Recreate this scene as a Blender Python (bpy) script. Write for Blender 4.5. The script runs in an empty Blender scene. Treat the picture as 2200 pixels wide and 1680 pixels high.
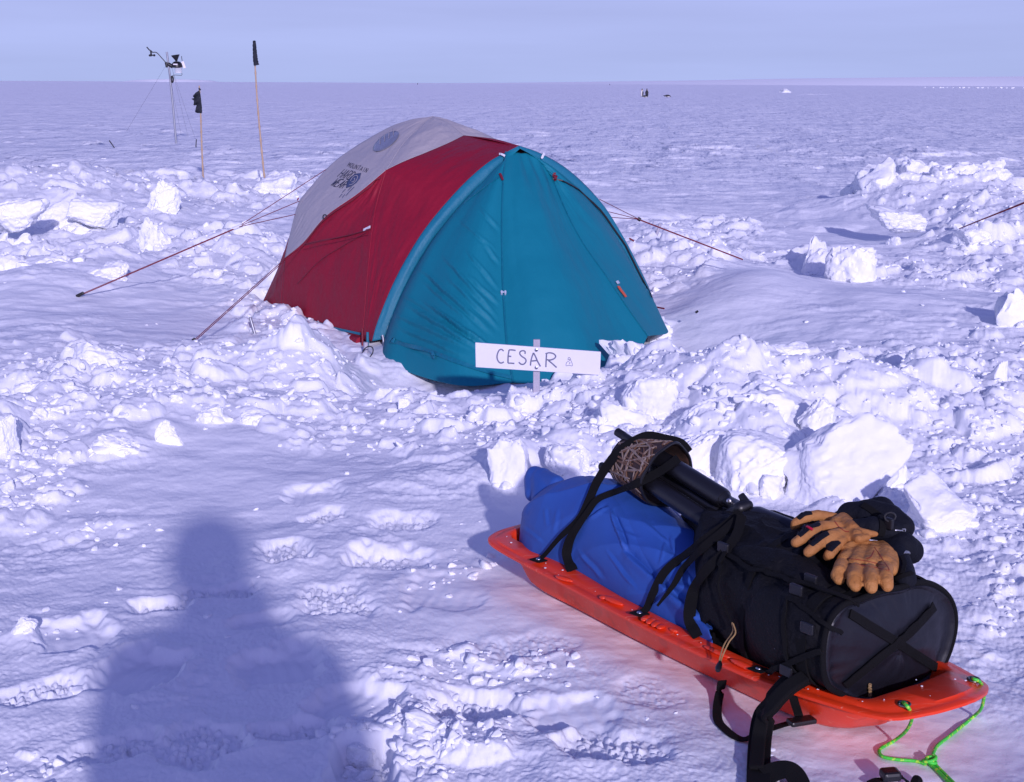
import bpy, bmesh, math, random, time
import numpy as np
from mathutils import Vector, Matrix
from mathutils.bvhtree import BVHTree
T0=time.time()
C=bpy.data.collections.new('scene'); bpy.context.scene.collection.children.link(C)
# ---------------------------------------------------------------- camera model (photo measured on a 2200x1680 grid)
F=3055.6; CX,CY=1100.,840.; H=1.6
P=math.atan(661.4/F); R=math.radians(.3)
def ray(px,py):
    dx=px-CX; dy=CY-py
    x=dx*math.cos(R)-dy*math.sin(R); y=dx*math.sin(R)+dy*math.cos(R)
    return Vector((x, F*math.cos(P)+y*math.sin(P), -F*math.sin(P)+y*math.cos(P)))
CAM=Vector((0,0,H))
def G(px,py,z=0.):
    r=ray(px,py); return CAM+r*((z-H)/r.z)
def PY(px,py,Y):
    r=ray(px,py); return CAM+r*(Y/r.y)
def PL(px,py,O,n):
    r=ray(px,py); return CAM+r*((O-CAM).dot(n)/r.dot(n))
def proj(x,y,z):      # world -> photo grid (numpy)
    zc=y*math.cos(P)-(z-H)*math.sin(P); yc=y*math.sin(P)+(z-H)*math.cos(P)
    zc=np.maximum(zc,1e-3)
    X=x/zc*F; Y=yc/zc*F
    dx=X*math.cos(R)+Y*math.sin(R); dy=-X*math.sin(R)+Y*math.cos(R)
    return CX+dx, CY-dy
# ---------------------------------------------------------------- object helpers
def tag(o,label=None,cat=None,group=None,kind=None):
    if label: o['label']=label
    if cat: o['category']=cat
    if group: o['group']=group
    if kind: o['kind']=kind
    return o
def empty(name,loc,label,cat,group=None):
    o=bpy.data.objects.new(name,None); C.objects.link(o); o.location=loc; o.empty_display_size=.1
    return tag(o,label,cat,group)
def origin(o):
    v=Vector((0,0,0))
    while o is not None: v=v+o.location; o=o.parent
    return v
def mk(name,verts,faces,mat,parent=None,smooth=True,loc=None):
    """verts in world space; stored relative to the parent's (or own) origin"""
    V=np.array([tuple(v) for v in verts],dtype=float) if not isinstance(verts,np.ndarray) else verts
    if parent is not None: off=np.array(origin(parent))
    elif loc is not None: off=np.array(loc,dtype=float)
    else: off=np.zeros(3)
    me=bpy.data.meshes.new(name); me.from_pydata((V-off).tolist(),[],[tuple(int(i) for i in f) for f in faces])
    if isinstance(mat,(list,tuple)):
        for m in mat: me.materials.append(m)
    else: me.materials.append(mat)
    if smooth: me.polygons.foreach_set('use_smooth',[True]*len(me.polygons))
    me.update()
    if smooth: me.set_sharp_from_angle(angle=math.radians(48))
    o=bpy.data.objects.new(name,me); C.objects.link(o)
    if parent is not None: o.parent=parent
    elif loc is not None: o.location=loc
    return o
class MB:
    def __init__(s): s.v=[]; s.f=[]; s.n=0; s.mi=[]
    def add(s,vf,mi=0):
        v,f=vf; v=np.array([tuple(q) for q in v],dtype=float); s.v.append(v)
        s.f+= [tuple(int(i)+s.n for i in q) for q in f]; s.mi+=[mi]*len(f); s.n+=len(v); return s
    def build(s,name,mat,parent=None,smooth=True,loc=None):
        if not s.v: print('EMPTY',name); return None
        o=mk(name,np.concatenate(s.v),s.f,mat,parent,smooth,loc)
        if any(s.mi): o.data.polygons.foreach_set('material_index',s.mi)
        return o
def catmull(pts,n=8,closed=False):
    p=[Vector(q) for q in pts]; out=[]
    m=len(p)
    if m<3 and not closed: 
        return [p[0].lerp(p[-1],i/n) for i in range(n+1)]
    rng=range(m if closed else m-1)
    for i in rng:
        p1=p[i]; p2=p[(i+1)%m]
        p0=p[i-1] if (i>0 or closed) else p1*2-p2
        p3=p[(i+2)%m] if (i+2<m or closed) else p2*2-p1
        for k in range(n):
            t=k/n
            out.append(.5*((2*p1)+(p2-p0)*t+(2*p0-5*p1+4*p2-p3)*t*t+(3*p1-p0-3*p2+p3)*t**3))
    if not closed: out.append(p[-1])
    return out
def resample(pts,n):
    p=np.array([tuple(q) for q in pts]); d=np.r_[0,np.cumsum(np.linalg.norm(np.diff(p,axis=0),axis=1))]
    t=np.linspace(0,d[-1],n); return np.stack([np.interp(t,d,p[:,k]) for k in range(p.shape[1])],1)
def tube(pts,r,seg=8,closed=False,caps=True):
    p=[Vector(tuple(q)) for q in pts]; n=len(p)
    rr=r if isinstance(r,(list,tuple,np.ndarray)) else [r]*n
    V=[];Fc=[]; up=None
    for i in range(n):
        a=p[(i-1)%n] if (i>0 or closed) else p[i]; b=p[(i+1)%n] if (i<n-1 or closed) else p[i]
        t=(b-a); t=t.normalized() if t.length>1e-9 else Vector((0,0,1))
        if up is None:
            up=Vector((0,0,1)) if abs(t.z)<.9 else Vector((1,0,0))
        x=(up-t*up.dot(t)); x=x.normalized() if x.length>1e-6 else t.orthogonal().normalized()
        up=x; y=t.cross(x)
        for k in range(seg):
            a_=2*math.pi*k/seg; V.append(p[i]+(x*math.cos(a_)+y*math.sin(a_))*rr[i])
    m=n if closed else n-1
    for i in range(m):
        for k in range(seg):
            j=(i+1)%n; Fc.append((i*seg+k,i*seg+(k+1)%seg,j*seg+(k+1)%seg,j*seg+k))
    if caps and not closed:
        Fc.append(tuple(range(seg))[::-1]); Fc.append(tuple((n-1)*seg+k for k in range(seg)))
    return V,Fc
def ribbon(pts,wd,w,th):
    """flat strap: pts centre line, wd width directions, w width, th thickness"""
    V=[];Fc=[];n=len(pts); W=w if isinstance(w,(list,np.ndarray)) else [w]*n
    for i in range(n):
        p=Vector(pts[i]); a=Vector(pts[max(i-1,0)]); b=Vector(pts[min(i+1,n-1)])
        t=(b-a).normalized(); d=Vector(wd[i]); d=(d-t*d.dot(t)).normalized(); nn=t.cross(d).normalized()
        for s,q in ((-1,-1),(1,-1),(1,1),(-1,1)):
            V.append(p+d*(s*W[i]/2)+nn*(q*th/2))
    for i in range(n-1):
        for k in range(4): Fc.append((i*4+k,i*4+(k+1)%4,i*4+4+(k+1)%4,i*4+4+k))
    Fc.append((3,2,1,0)); Fc.append(tuple((n-1)*4+k for k in range(4)))
    return V,Fc
def box(c,ax,ay,az):
    c=Vector(c);V=[c+Vector(ax)*i+Vector(ay)*j+Vector(az)*k for i in(-1,1) for j in(-1,1) for k in(-1,1)]
    return V,[(0,1,3,2),(4,6,7,5),(0,4,5,1),(2,3,7,6),(0,2,6,4),(1,5,7,3)]
def bevel(o,w,seg=2):
    m=o.modifiers.new('bevel','BEVEL'); m.width=w; m.segments=seg; m.limit_method='ANGLE'; m.angle_limit=math.radians(40); return o
def solid(o,t,off=-1):
    m=o.modifiers.new('solid','SOLIDIFY'); m.thickness=t; m.offset=off; return o
def grid_faces(nu,nv,flip=False,cu=False,cv=False):
    f=[]
    for i in range(nu if cu else nu-1):
        for j in range(nv if cv else nv-1):
            a=i*nv+j;b=((i+1)%nu)*nv+j;c=((i+1)%nu)*nv+(j+1)%nv;d=i*nv+(j+1)%nv
            f.append((a,d,c,b) if flip else (a,b,c,d))
    return f
def capsule_parts(chain):
    """chain: list of (p,r); tapered capsules as spheres + cones, to be remeshed"""
    mb=MB()
    for (a,ra),(b,rb) in zip(chain[:-1],chain[1:]):
        a=Vector(a);b=Vector(b); d=b-a; L=d.length
        if L<1e-6: continue
        t=d/L; pts=[];rs=[]
        for k in range(7):
            an=math.pi/2*(1-k/6); pts.append(a-t*ra*math.sin(an)); rs.append(max(ra*math.cos(an),1e-4))
        for k in range(1,7):
            an=math.pi/2*k/6; pts.append(b+t*rb*math.sin(an)); rs.append(max(rb*math.cos(an),1e-4))
        mb.add(tube(pts,rs,14))
    return mb
def organic(name,chains,mat,parent=None,voxel=.006,smooth=6,loc=None,extra=None):
    mb=MB()
    for ch in chains:
        c=capsule_parts(ch); mb.add((np.concatenate(c.v),c.f))
    if extra:
        for e in extra: mb.add(e)
    o=mb.build(name,mat,parent,True,loc)
    m=o.modifiers.new('r','REMESH'); m.mode='VOXEL'; m.voxel_size=voxel; m.use_smooth_shade=True
    if smooth:
        m=o.modifiers.new('s','SMOOTH'); m.iterations=smooth; m.factor=.5
    return o
# ---------------------------------------------------------------- numpy noise
def _h(ix,iy,seed):
    ix=ix.astype(np.int64).astype(np.uint32); iy=iy.astype(np.int64).astype(np.uint32)
    h=ix*np.uint32(374761393)+iy*np.uint32(668265263)+np.uint32((seed*1274126177+12345)&0xffffffff)
    h=(h^(h>>np.uint32(13)))*np.uint32(1274126177); h^=h>>np.uint32(16)
    h*=np.uint32(2246822519); h^=h>>np.uint32(15)
    return h
def _u(h,k=0):
    if k: 
        h=(h^np.uint32((k*2654435761)&0xffffffff))*np.uint32(2246822519); h^=h>>np.uint32(14); h*=np.uint32(3266489917); h^=h>>np.uint32(16)
    return (h&np.uint32(0xffffff)).astype(np.float32)/np.float32(16777216)
def noise(x,y,seed=0):
    ix=np.floor(x);iy=np.floor(y);fx=(x-ix).astype(np.float32);fy=(y-iy).astype(np.float32)
    u=fx*fx*fx*(fx*(fx*6-15)+10); v=fy*fy*fy*(fy*(fy*6-15)+10)
    def g(ox,oy):
        a=_u(_h(ix+ox,iy+oy,seed))*np.float32(6.2831853); return np.cos(a)*(fx-ox)+np.sin(a)*(fy-oy)
    n00=g(0,0);n10=g(1,0);n01=g(0,1);n11=g(1,1)
    return (n00+(n10-n00)*u+((n01+(n11-n01)*u)-(n00+(n10-n00)*u))*v)*1.5
def fbm(x,y,o,seed=0,g=.5,l=2.03):
    a=1.;s=0
    for k in range(o): s=s+a*noise(x,y,seed+k*17); a*=g; x=x*l+3.1;y=y*l+7.7
    return s
def chunks(x,y,cell,seed,hm,density,flat=.5,asp=.6,tilt=1.):
    """field of tilted, steep-sided lumps (height above the ground they lie on)"""
    wx=noise(x/cell*1.9,y/cell*1.9,seed+5)*cell*.11; wy=noise(x/cell*1.9+9,y/cell*1.9+4,seed+6)*cell*.11
    x=x+wx;y=y+wy
    ix=np.floor(x/cell);iy=np.floor(y/cell); out=np.zeros(x.shape,np.float32)
    for ox in (-1,0,1):
        for oy in (-1,0,1):
            h=_h(ix+ox,iy+oy,seed)
            cx=(ix+ox+_u(h,1))*cell; cy=(iy+oy+_u(h,2))*cell
            a=_u(h,3)*6.283; sz=.28+.42*_u(h,4)**1.5
            dx=x-cx;dy=y-cy; ca=np.cos(a);sa=np.sin(a)
            p=(dx*ca+dy*sa)/(cell*sz); q=(-dx*sa+dy*ca)/(cell*sz*(asp+.4*_u(h,5)))
            e=np.maximum(np.maximum(np.abs(p),np.abs(q)),(np.abs(p)+np.abs(q))*.74)
            top=hm*sz*1.6*(.55+.6*_u(h,6))*(1+tilt*((_u(h,7)-.5)*p+(_u(h,8)-.5)*q))
            val=top*np.clip((1-e)*(2.2+2*flat),0,1)**.8
            out=np.maximum(out,np.where(_u(h,9)<density,val,0))
    return out
def sst(a,b,x):
    t=np.clip((x-a)/(b-a),0,1); return t*t*(3-2*t)
# ---------------------------------------------------------------- materials
def newmat(name):
    m=bpy.data.materials.new(name); m.use_nodes=True; nt=m.node_tree
    return m,nt,nt.nodes['Principled BSDF']
def N(nt,t,**kw):
    n=nt.nodes.new(t)
    for k,v in kw.items():
        if k in n.inputs: n.inputs[k].default_value=v
        else: setattr(n,k,v)
    return n
def mat(name,col,rough=.6,metal=0,bump=None,var=None,sheen=0,spec=.5,coat=0,trans=None,weave=None):
    m,nt,b=newmat(name); b.inputs['Base Color'].default_value=(*col,1); b.inputs['Roughness'].default_value=rough
    b.inputs['Metallic'].default_value=metal; b.inputs['Specular IOR Level'].default_value=spec
    b.inputs['Coat Weight'].default_value=coat; b.inputs['Sheen Weight'].default_value=sheen
    tc=N(nt,'ShaderNodeTexCoord')
    if var:
        sc,amt,c2=var; n=N(nt,'ShaderNodeTexNoise',Scale=sc,Detail=6.,Roughness=.6); nt.links.new(tc.outputs['Object'],n.inputs['Vector'])
        r=N(nt,'ShaderNodeValToRGB'); r.color_ramp.elements[0].position=.5-amt; r.color_ramp.elements[1].position=.5+amt
        r.color_ramp.elements[0].color=(*col,1); r.color_ramp.elements[1].color=(*c2,1)
        nt.links.new(n.outputs['Fac'],r.inputs['Fac']); nt.links.new(r.outputs['Color'],b.inputs['Base Color'])
    prev=None
    for bp in (bump or []):
        sc,st,di=bp[:3]; n=N(nt,'ShaderNodeTexNoise',Scale=sc,Detail=4.,Roughness=.6)
        if len(bp)>3:
            mp=N(nt,'ShaderNodeMapping'); mp.inputs['Scale'].default_value=bp[3]; mp.inputs['Rotation'].default_value=bp[4] if len(bp)>4 else (0,0,0)
            nt.links.new(tc.outputs['Object'],mp.inputs['Vector']); nt.links.new(mp.outputs['Vector'],n.inputs['Vector'])
        else: nt.links.new(tc.outputs['Object'],n.inputs['Vector'])
        k=N(nt,'ShaderNodeBump',Strength=st,Distance=di); nt.links.new(n.outputs['Fac'],k.inputs['Height'])
        if prev: nt.links.new(prev.outputs['Normal'],k.inputs['Normal'])
        prev=k
    if weave:
        w=N(nt,'ShaderNodeTexWave',Scale=weave[0],Distortion=.5); w.bands_direction=weave[2] if len(weave)>2 else 'DIAGONAL'
        nt.links.new(tc.outputs['Object'],w.inputs['Vector'])
        k=N(nt,'ShaderNodeBump',Strength=.5,Distance=weave[1]); nt.links.new(w.outputs['Fac'],k.inputs['Height'])
        if prev: nt.links.new(prev.outputs['Normal'],k.inputs['Normal'])
        prev=k
    if prev: nt.links.new(prev.outputs['Normal'],b.inputs['Normal'])
    if trans:
        tr=N(nt,'ShaderNodeBsdfTranslucent'); tr.inputs['Color'].default_value=(*trans[0],1)
        if prev: nt.links.new(prev.outputs['Normal'],tr.inputs['Normal'])
        mx=N(nt,'ShaderNodeMixShader',Fac=trans[1]); out=[n for n in nt.nodes if n.type=='OUTPUT_MATERIAL'][0]
        nt.links.new(b.outputs[0],mx.inputs[1]); nt.links.new(tr.outputs[0],mx.inputs[2]); nt.links.new(mx.outputs[0],out.inputs['Surface'])
    return m
SNOWC=(.86,.87,.9)
def snow_mat(name,scl=1.):
    m,nt,b=newmat(name); b.inputs['Base Color'].default_value=(*SNOWC,1); b.inputs['Roughness'].default_value=.55
    b.inputs['Specular IOR Level'].default_value=.16
    b.inputs['Subsurface Weight'].default_value=0.
    geo=N(nt,'ShaderNodeNewGeometry'); prev=None
    for sc,st,di,dt in ((.45,.9,.16,4.),(1.7,.8,.05,4.),(8.,.35,.012,4.),(38.,.25,.003,3.),(260.,.55,.0014,4.)):
        n=N(nt,'ShaderNodeTexNoise',Scale=sc*scl,Detail=dt,Roughness=.62); nt.links.new(geo.outputs['Position'],n.inputs['Vector'])
        k=N(nt,'ShaderNodeBump',Strength=st,Distance=di); nt.links.new(n.outputs['Fac'],k.inputs['Height'])
        if prev: nt.links.new(prev.outputs['Normal'],k.inputs['Normal'])
        prev=k
    # untrampled plain beyond the camp: wind-packed drifts, longer along the wind
    sp=N(nt,'ShaderNodeSeparateXYZ'); nt.links.new(geo.outputs['Position'],sp.inputs[0])
    mr=N(nt,'ShaderNodeMapRange'); mr.inputs['From Min'].default_value=13; mr.inputs['From Max'].default_value=30; nt.links.new(sp.outputs[1],mr.inputs['Value'])
    for sc,di,rot in (((.8,.22,1),.30,.12),((2.6,.6,1),.10,-.1),((.22,.07,1),.8,.3)):
        mp=N(nt,'ShaderNodeMapping'); mp.inputs['Scale'].default_value=sc; mp.inputs['Rotation'].default_value=(0,0,rot); nt.links.new(geo.outputs['Position'],mp.inputs['Vector'])
        n=N(nt,'ShaderNodeTexNoise',Scale=1.,Detail=4.,Roughness=.7); nt.links.new(mp.outputs['Vector'],n.inputs['Vector'])
        k=N(nt,'ShaderNodeBump',Distance=di); nt.links.new(mr.outputs[0],k.inputs['Strength']); nt.links.new(n.outputs['Fac'],k.inputs['Height']); nt.links.new(prev.outputs['Normal'],k.inputs['Normal']); prev=k
    nt.links.new(prev.outputs['Normal'],b.inputs['Normal'])
    return m
M={}
M['snow']=snow_mat('snow')
M['ice']=mat('snow_far',SNOWC,.6)
M['teal']=mat('teal_ripstop',(.003,.20,.272),.62,spec=.3,bump=[(5,.3,.02),(60,.3,.003)],trans=((.0,.22,.33),.12))
M['teal_d']=mat('teal_skirt',(.004,.16,.235),.42,bump=[(9,.6,.03),(60,.4,.006)],trans=((.0,.2,.3),.10))
M['teal_s']=mat('teal_sleeve',(.004,.155,.235),.6,bump=[(25,.6,.008),(120,.3,.003)])
M['red']=mat('red_ripstop',(.30,.008,.03),.6,spec=.3,bump=[(7,.45,.03),(40,.3,.006)],trans=((.4,.0,.03),.12))
M['white']=mat('grey_white_ripstop',(.50,.46,.47),.45,bump=[(7,.35,.03),(40,.25,.006)],trans=((.55,.5,.5),.15))
M['vent']=mat('grey_vinyl',(.17,.18,.24),.2,bump=[(30,.4,.01)])
M['ink']=mat('dark_print',(.015,.02,.06),.6)
M['inkl']=mat('slate_print',(.05,.07,.16),.6)
M['cord']=mat('dark_red_cord',(.17,.006,.02),.6)
M['black']=mat('black_plastic',(.008,.008,.010),.4)
M['wtab']=mat('white_tab',(.7,.7,.75),.5)
M['clear']=mat('milky_plastic',(.45,.5,.6),.15)
M['orange_tag']=mat('orange_tag',(.6,.09,.03),.5)
M['sled']=mat('orange_polyethylene',(.80,.045,.008),.33,bump=[(25,.12,.004),(300,.1,.0006)],var=(14,.2,(.72,.05,.012)),spec=.5)
M['scratch']=mat('scratched_plastic',(.85,.35,.3),.6)
M['webbing']=mat('black_webbing',(.0045,.0045,.005),.85,spec=.2,weave=(420,.0012))
M['pack']=mat('black_cordura',(.004,.004,.0055),.75,spec=.22,bump=[(9,.8,.03),(40,.5,.008),(500,.3,.0006)])
M['packcap']=mat('coated_black_fabric',(.009,.0095,.014),.42,spec=.35,bump=[(7,.35,.012),(60,.2,.002)])
M['blue']=mat('blue_nylon',(.024,.088,.32),.55,spec=.35,bump=[(5,.25,.02),(900,.25,.0004)],var=(3,.3,(.026,.088,.37)))
M['tripod']=mat('black_foam_tube',(.009,.009,.012),.35,bump=[(300,.3,.0006)])
M['metal']=mat('steel',(.5,.5,.52),.3,1.)
M['brass']=mat('aged_grommet',(.25,.27,.2),.35,1.)
M['leather']=mat('tan_leather',(.45,.205,.065),.68,spec=.25,bump=[(34,.9,.010),(160,.5,.002)],var=(16,.22,(.34,.13,.035)))
M['leather_w']=mat('worn_leather',(.38,.15,.035),.6,spec=.28,bump=[(34,.9,.010),(160,.5,.002)],var=(20,.25,(.46,.21,.065)))
M['glovefab']=mat('black_softshell',(.005,.006,.011),.8,spec=.2,bump=[(20,.8,.015),(200,.3,.001)])
M['stitch']=mat('red_stitching',(.25,.02,.015),.6)
M['redtab']=mat('red_loop',(.45,.005,.03),.5)
M['bamboo']=mat('bamboo',(.50,.36,.24),.6,var=(9,.2,(.40,.27,.16)))
M['flag']=mat('black_flag_cloth',(.010,.013,.022),.8,bump=[(25,.6,.02)])
M['alu']=mat('aluminium',(.32,.33,.37),.4,.5)
M['offwhite']=mat('white_plastic',(.75,.72,.72),.5)
M['board']=mat('painted_white_board',(.74,.72,.76),.5,bump=[(60,.2,.001)],var=(8,.25,(.70,.68,.72)))
M['marker']=mat('grey_marker',(.10,.11,.17),.7,var=(60,.25,(.2,.2,.27)))
M['greypost']=mat('grey_post',(.42,.40,.46),.5,var=(20,.2,(.36,.34,.4)))
M['tan_cord']=mat('tan_cord',(.32,.20,.08),.7)
M['parka']=mat('dark_parka',(.02,.025,.06),.8)
def sled_mat():
    m=mat('orange_polyethylene',(.80,.045,.008),.36,bump=[(25,.12,.004),(300,.15,.0006)]); nt=m.node_tree; b=nt.nodes['Principled BSDF']
    tc=N(nt,'ShaderNodeTexCoord'); cur=None; base=N(nt,'ShaderNodeRGB'); base.outputs[0].default_value=(.80,.045,.008,1); cur=base.outputs[0]
    for rot,sc,thr,col in (((0,0,-.95),(3,150,60),.66,(.85,.17,.09)),((0,0,-.5),(5,210,80),.69,(.85,.22,.13)),((0,0,.6),(8,160,60),.70,(.80,.14,.08)),((0,0,0),(14,14,14),.60,(.68,.045,.012))):
        mp=N(nt,'ShaderNodeMapping'); mp.inputs['Rotation'].default_value=rot; mp.inputs['Scale'].default_value=sc; nt.links.new(tc.outputs['Object'],mp.inputs['Vector'])
        n=N(nt,'ShaderNodeTexNoise',Scale=1.,Detail=2.); nt.links.new(mp.outputs['Vector'],n.inputs['Vector'])
        r=N(nt,'ShaderNodeMapRange'); r.inputs['From Min'].default_value=thr; r.inputs['From Max'].default_value=thr+.05; nt.links.new(n.outputs['Fac'],r.inputs['Value'])
        mx=N(nt,'ShaderNodeMix',data_type='RGBA'); nt.links.new(r.outputs[0],mx.inputs['Factor']); nt.links.new(cur,mx.inputs[6]); mx.inputs[7].default_value=(*col,1); cur=mx.outputs[2]
    nt.links.new(cur,b.inputs['Base Color']); return m
M['sled']=sled_mat()
def rope_mat():
    m,nt,b=newmat('green_braided_rope'); b.inputs['Roughness'].default_value=.55
    tc=N(nt,'ShaderNodeTexCoord'); v=N(nt,'ShaderNodeTexVoronoi',Scale=170.); nt.links.new(tc.outputs['Object'],v.inputs['Vector'])
    r=N(nt,'ShaderNodeValToRGB'); e=r.color_ramp.elements; r.color_ramp.interpolation='CONSTANT'
    e[0].color=(.06,.62,.05,1); e[1].position=.72; e[1].color=(.42,.75,.06,1)
    nt.links.new(v.outputs['Color'],r.inputs['Fac']); nt.links.new(r.outputs['Color'],b.inputs['Base Color'])
    k=N(nt,'ShaderNodeBump',Strength=.6,Distance=.001); nt.links.new(v.outputs['Distance'],k.inputs['Height']); nt.links.new(k.outputs['Normal'],b.inputs['Normal'])
    return m
M['rope']=rope_mat()
M['camo']=mat('dark_reed_camouflage',(.014,.007,.005),.7,var=(26,.16,(.075,.032,.02)))
M['reedA']=mat('reed_print_pale',(.34,.27,.22),.7,var=(60,.2,(.2,.13,.09)))
M['reedB']=mat('reed_print_brown',(.15,.075,.04),.7)

# ---------------------------------------------------------------- key frames (world, metres)
SO=G(1111,1198,.14); _e=G(1817,1525,.14); SU=(_e-SO).normalized(); SU.z=0; SU.normalize(); SV=Vector((-SU.y,SU.x,0))
def S(u,v,z): return Vector((SO.x,SO.y,0))+SU*u+SV*v+Vector((0,0,z))
def SP(px,py,v): return PL(px,py,S(0,v,0),SV)          # pixel -> plane v = const of the sled frame
def SQ(px,py,u): return PL(px,py,S(u,0,0),SU)
HL=G(800,728); HR=G(1415,665); TM=(HL+HR)/2; TA=(HR-HL).normalized(); TN=Vector((TA.y,-TA.x,0))   # tent frame: a across the hoop, n towards the front
def TL(a,n,z): return TM+TA*a+TN*n+Vector((0,0,z))
def LA(px,py,a): return PL(px,py,TL(a,0,0),TA)
def mir(p):
    p=Vector(p); a=(p-TM).dot(TA); n=(p-TM).dot(TN); q=p-TA*(a*(1+(.84 if n<-.1 else 1.))); q.z*=1-.05*min(1,abs(a)/.6)*(n<-.1); return q
# ---------------------------------------------------------------- snow surface
def gau(px,py,cx,cy,rx,ry,rot=0.):
    dx=px-cx;dy=py-cy
    if rot: c,s=math.cos(rot),math.sin(rot); dx,dy=dx*c+dy*s,-dx*s+dy*c
    return np.exp(-((dx/rx)**2+(dy/ry)**2))
def gw(x,y,c,rx,ry,rot=0.):
    dx=x-c[0];dy=y-c[1]
    if rot: cc,s=math.cos(rot),math.sin(rot); dx,dy=dx*cc+dy*s,-dx*s+dy*cc
    return np.exp(-((dx/rx)**2+(dy/ry)**2))
MOUNDS=[ # px,py, rx,ry (m), height, rot
 (590,790,.40,.45,.12,.3),(680,800,.32,.3,.08,0),
 (1155,925,.40,.30,.04,0),(1000,860,.35,.3,.03,0),(1350,880,.50,.42,.10,0),(1500,890,.5,.5,.12,0),(1400,790,.20,.30,.15,0),
 (1650,900,.55,.5,.14,0),(1850,880,.5,.5,.10,0),(2080,900,.6,.6,.10,0),
 (1620,640,.42,.9,.15,-.35),(1770,660,.7,.7,.06,0),(1950,650,.7,1.2,.08,0),
 (1480,580,.5,1.2,.15,0),(1400,520,.4,1.2,.12,0),(520,560,.5,1.2,.12,0),(420,530,.5,1.3,.12,0),(250,600,.6,1.,.10,0),(60,620,.7,1.2,.12,0),
 (440,430,2.,1.5,.10,0),(120,465,1.9,2.0,.22,0),(20,460,1.6,2.,.22,0),(200,440,1.2,1.6,.14,0),(600,420,1.2,1.5,.14,0),
 (2010,465,1.3,1.8,.17,0),(2120,465,1.1,1.6,.27,0),(2210,510,.9,1.4,.20,0),(1900,470,.7,1.2,.16,0),(2110,530,.6,.7,.16,0),
 (1660,1010,.36,.30,.08,0),(1860,1090,.42,.3,.03,0),(1830,960,.35,.30,.03,0),(2080,1150,.4,.3,.07,0),(1560,980,.3,.3,.10,0),
 (250,830,.6,.6,.06,0),(100,940,.6,.6,.07,0),(420,900,.6,.4,.05,0),(1150,1010,.3,.3,.06,0),(1280,990,.3,.3,.08,0),
 (60,750,.5,.9,.06,0),(2150,1250,.5,.35,.03,0)]
RUB=[ # px space masks of where the snow was shovelled, (cx,cy,rx,ry,amp)
 (230,880,330,110,.75),(600,930,260,80,.7),(480,800,200,60,.6),(60,1000,120,100,.9),(650,790,110,60,.9),(830,850,160,60,.55),(600,660,90,60,.9),(500,560,130,50,1.),(300,520,150,30,.7),
 (150,560,160,35,1.),(120,440,140,45,.9),(420,440,170,28,1.),(600,410,90,30,1.),(1120,920,200,60,.9),(1350,830,180,70,1.),(1600,880,260,90,1.),(1950,870,280,90,1.),(2150,980,150,90,.8),
 (1280,980,150,80,.9),(1500,980,200,90,1.),(1480,570,100,60,1.),(1390,560,60,60,.8),(1560,500,120,25,.7),(1700,560,170,18,.8),(2000,600,200,30,.9),(2100,760,130,40,.6),
 (2020,450,170,70,.7),(2120,520,120,40,1.),(1900,1120,170,70,.7),(2120,1150,140,100,.6),(1830,790,160,40,.8),(2180,1300,90,90,.6),
 (960,1230,190,40,.55),(1000,1400,120,50,.6),(900,1560,170,90,.8),(1120,1430,140,60,.5),(60,1650,130,60,.5),(200,1130,160,60,.4),(130,1330,120,40,.35),(1950,500,60,20,.6),(900,960,160,50,.5)]
SMOOTH=[(1640,640,130,50,1.),(1520,690,120,60,1.),(1850,650,130,25,.8),(1850,510,150,22,1.),(520,1040,260,70,.9),(230,1240,150,60,.7),(560,1180,220,60,.7),(1000,1330,150,40,.8),(1080,1130,120,40,.6),(120,1500,120,50,.6),(460,960,200,45,.7),(350,700,130,35,.6),(700,1000,200,40,.5)]
PRINTS=[ # footprints px,py,half length,half width,rot,depth
 (675,1068,.13,.10,.1,.030),(610,1190,.10,.06,.4,.025),(345,1300,.10,.07,.2,.03),(300,1440,.12,.08,-.3,.035),(830,1205,.15,.07,.1,.04),(700,1120,.1,.06,1.,.015),(600,1420,.13,.06,.2,.03),(620,1560,.11,.05,.5,.02),
 (470,1270,.13,.06,.2,.03),(960,1270,.15,.08,-.2,.03),(1150,1380,.16,.07,.4,.03),(1020,1500,.13,.07,-.2,.035),(160,1360,.12,.08,.4,.025),(90,1480,.12,.07,.5,.022),(430,1590,.12,.06,.9,.02),(770,1500,.12,.07,-.5,.03),(250,1600,.12,.06,.7,.02),(780,1630,.09,.07,0,.05),
 (1230,1520,.14,.08,.2,.025),(1330,1600,.15,.08,-.3,.025),(720,1290,.12,.07,.2,.028),(560,1340,.11,.06,.5,.02),(870,1130,.13,.06,0.,.02),(1400,1480,.12,.05,-.6,.015)]
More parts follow.
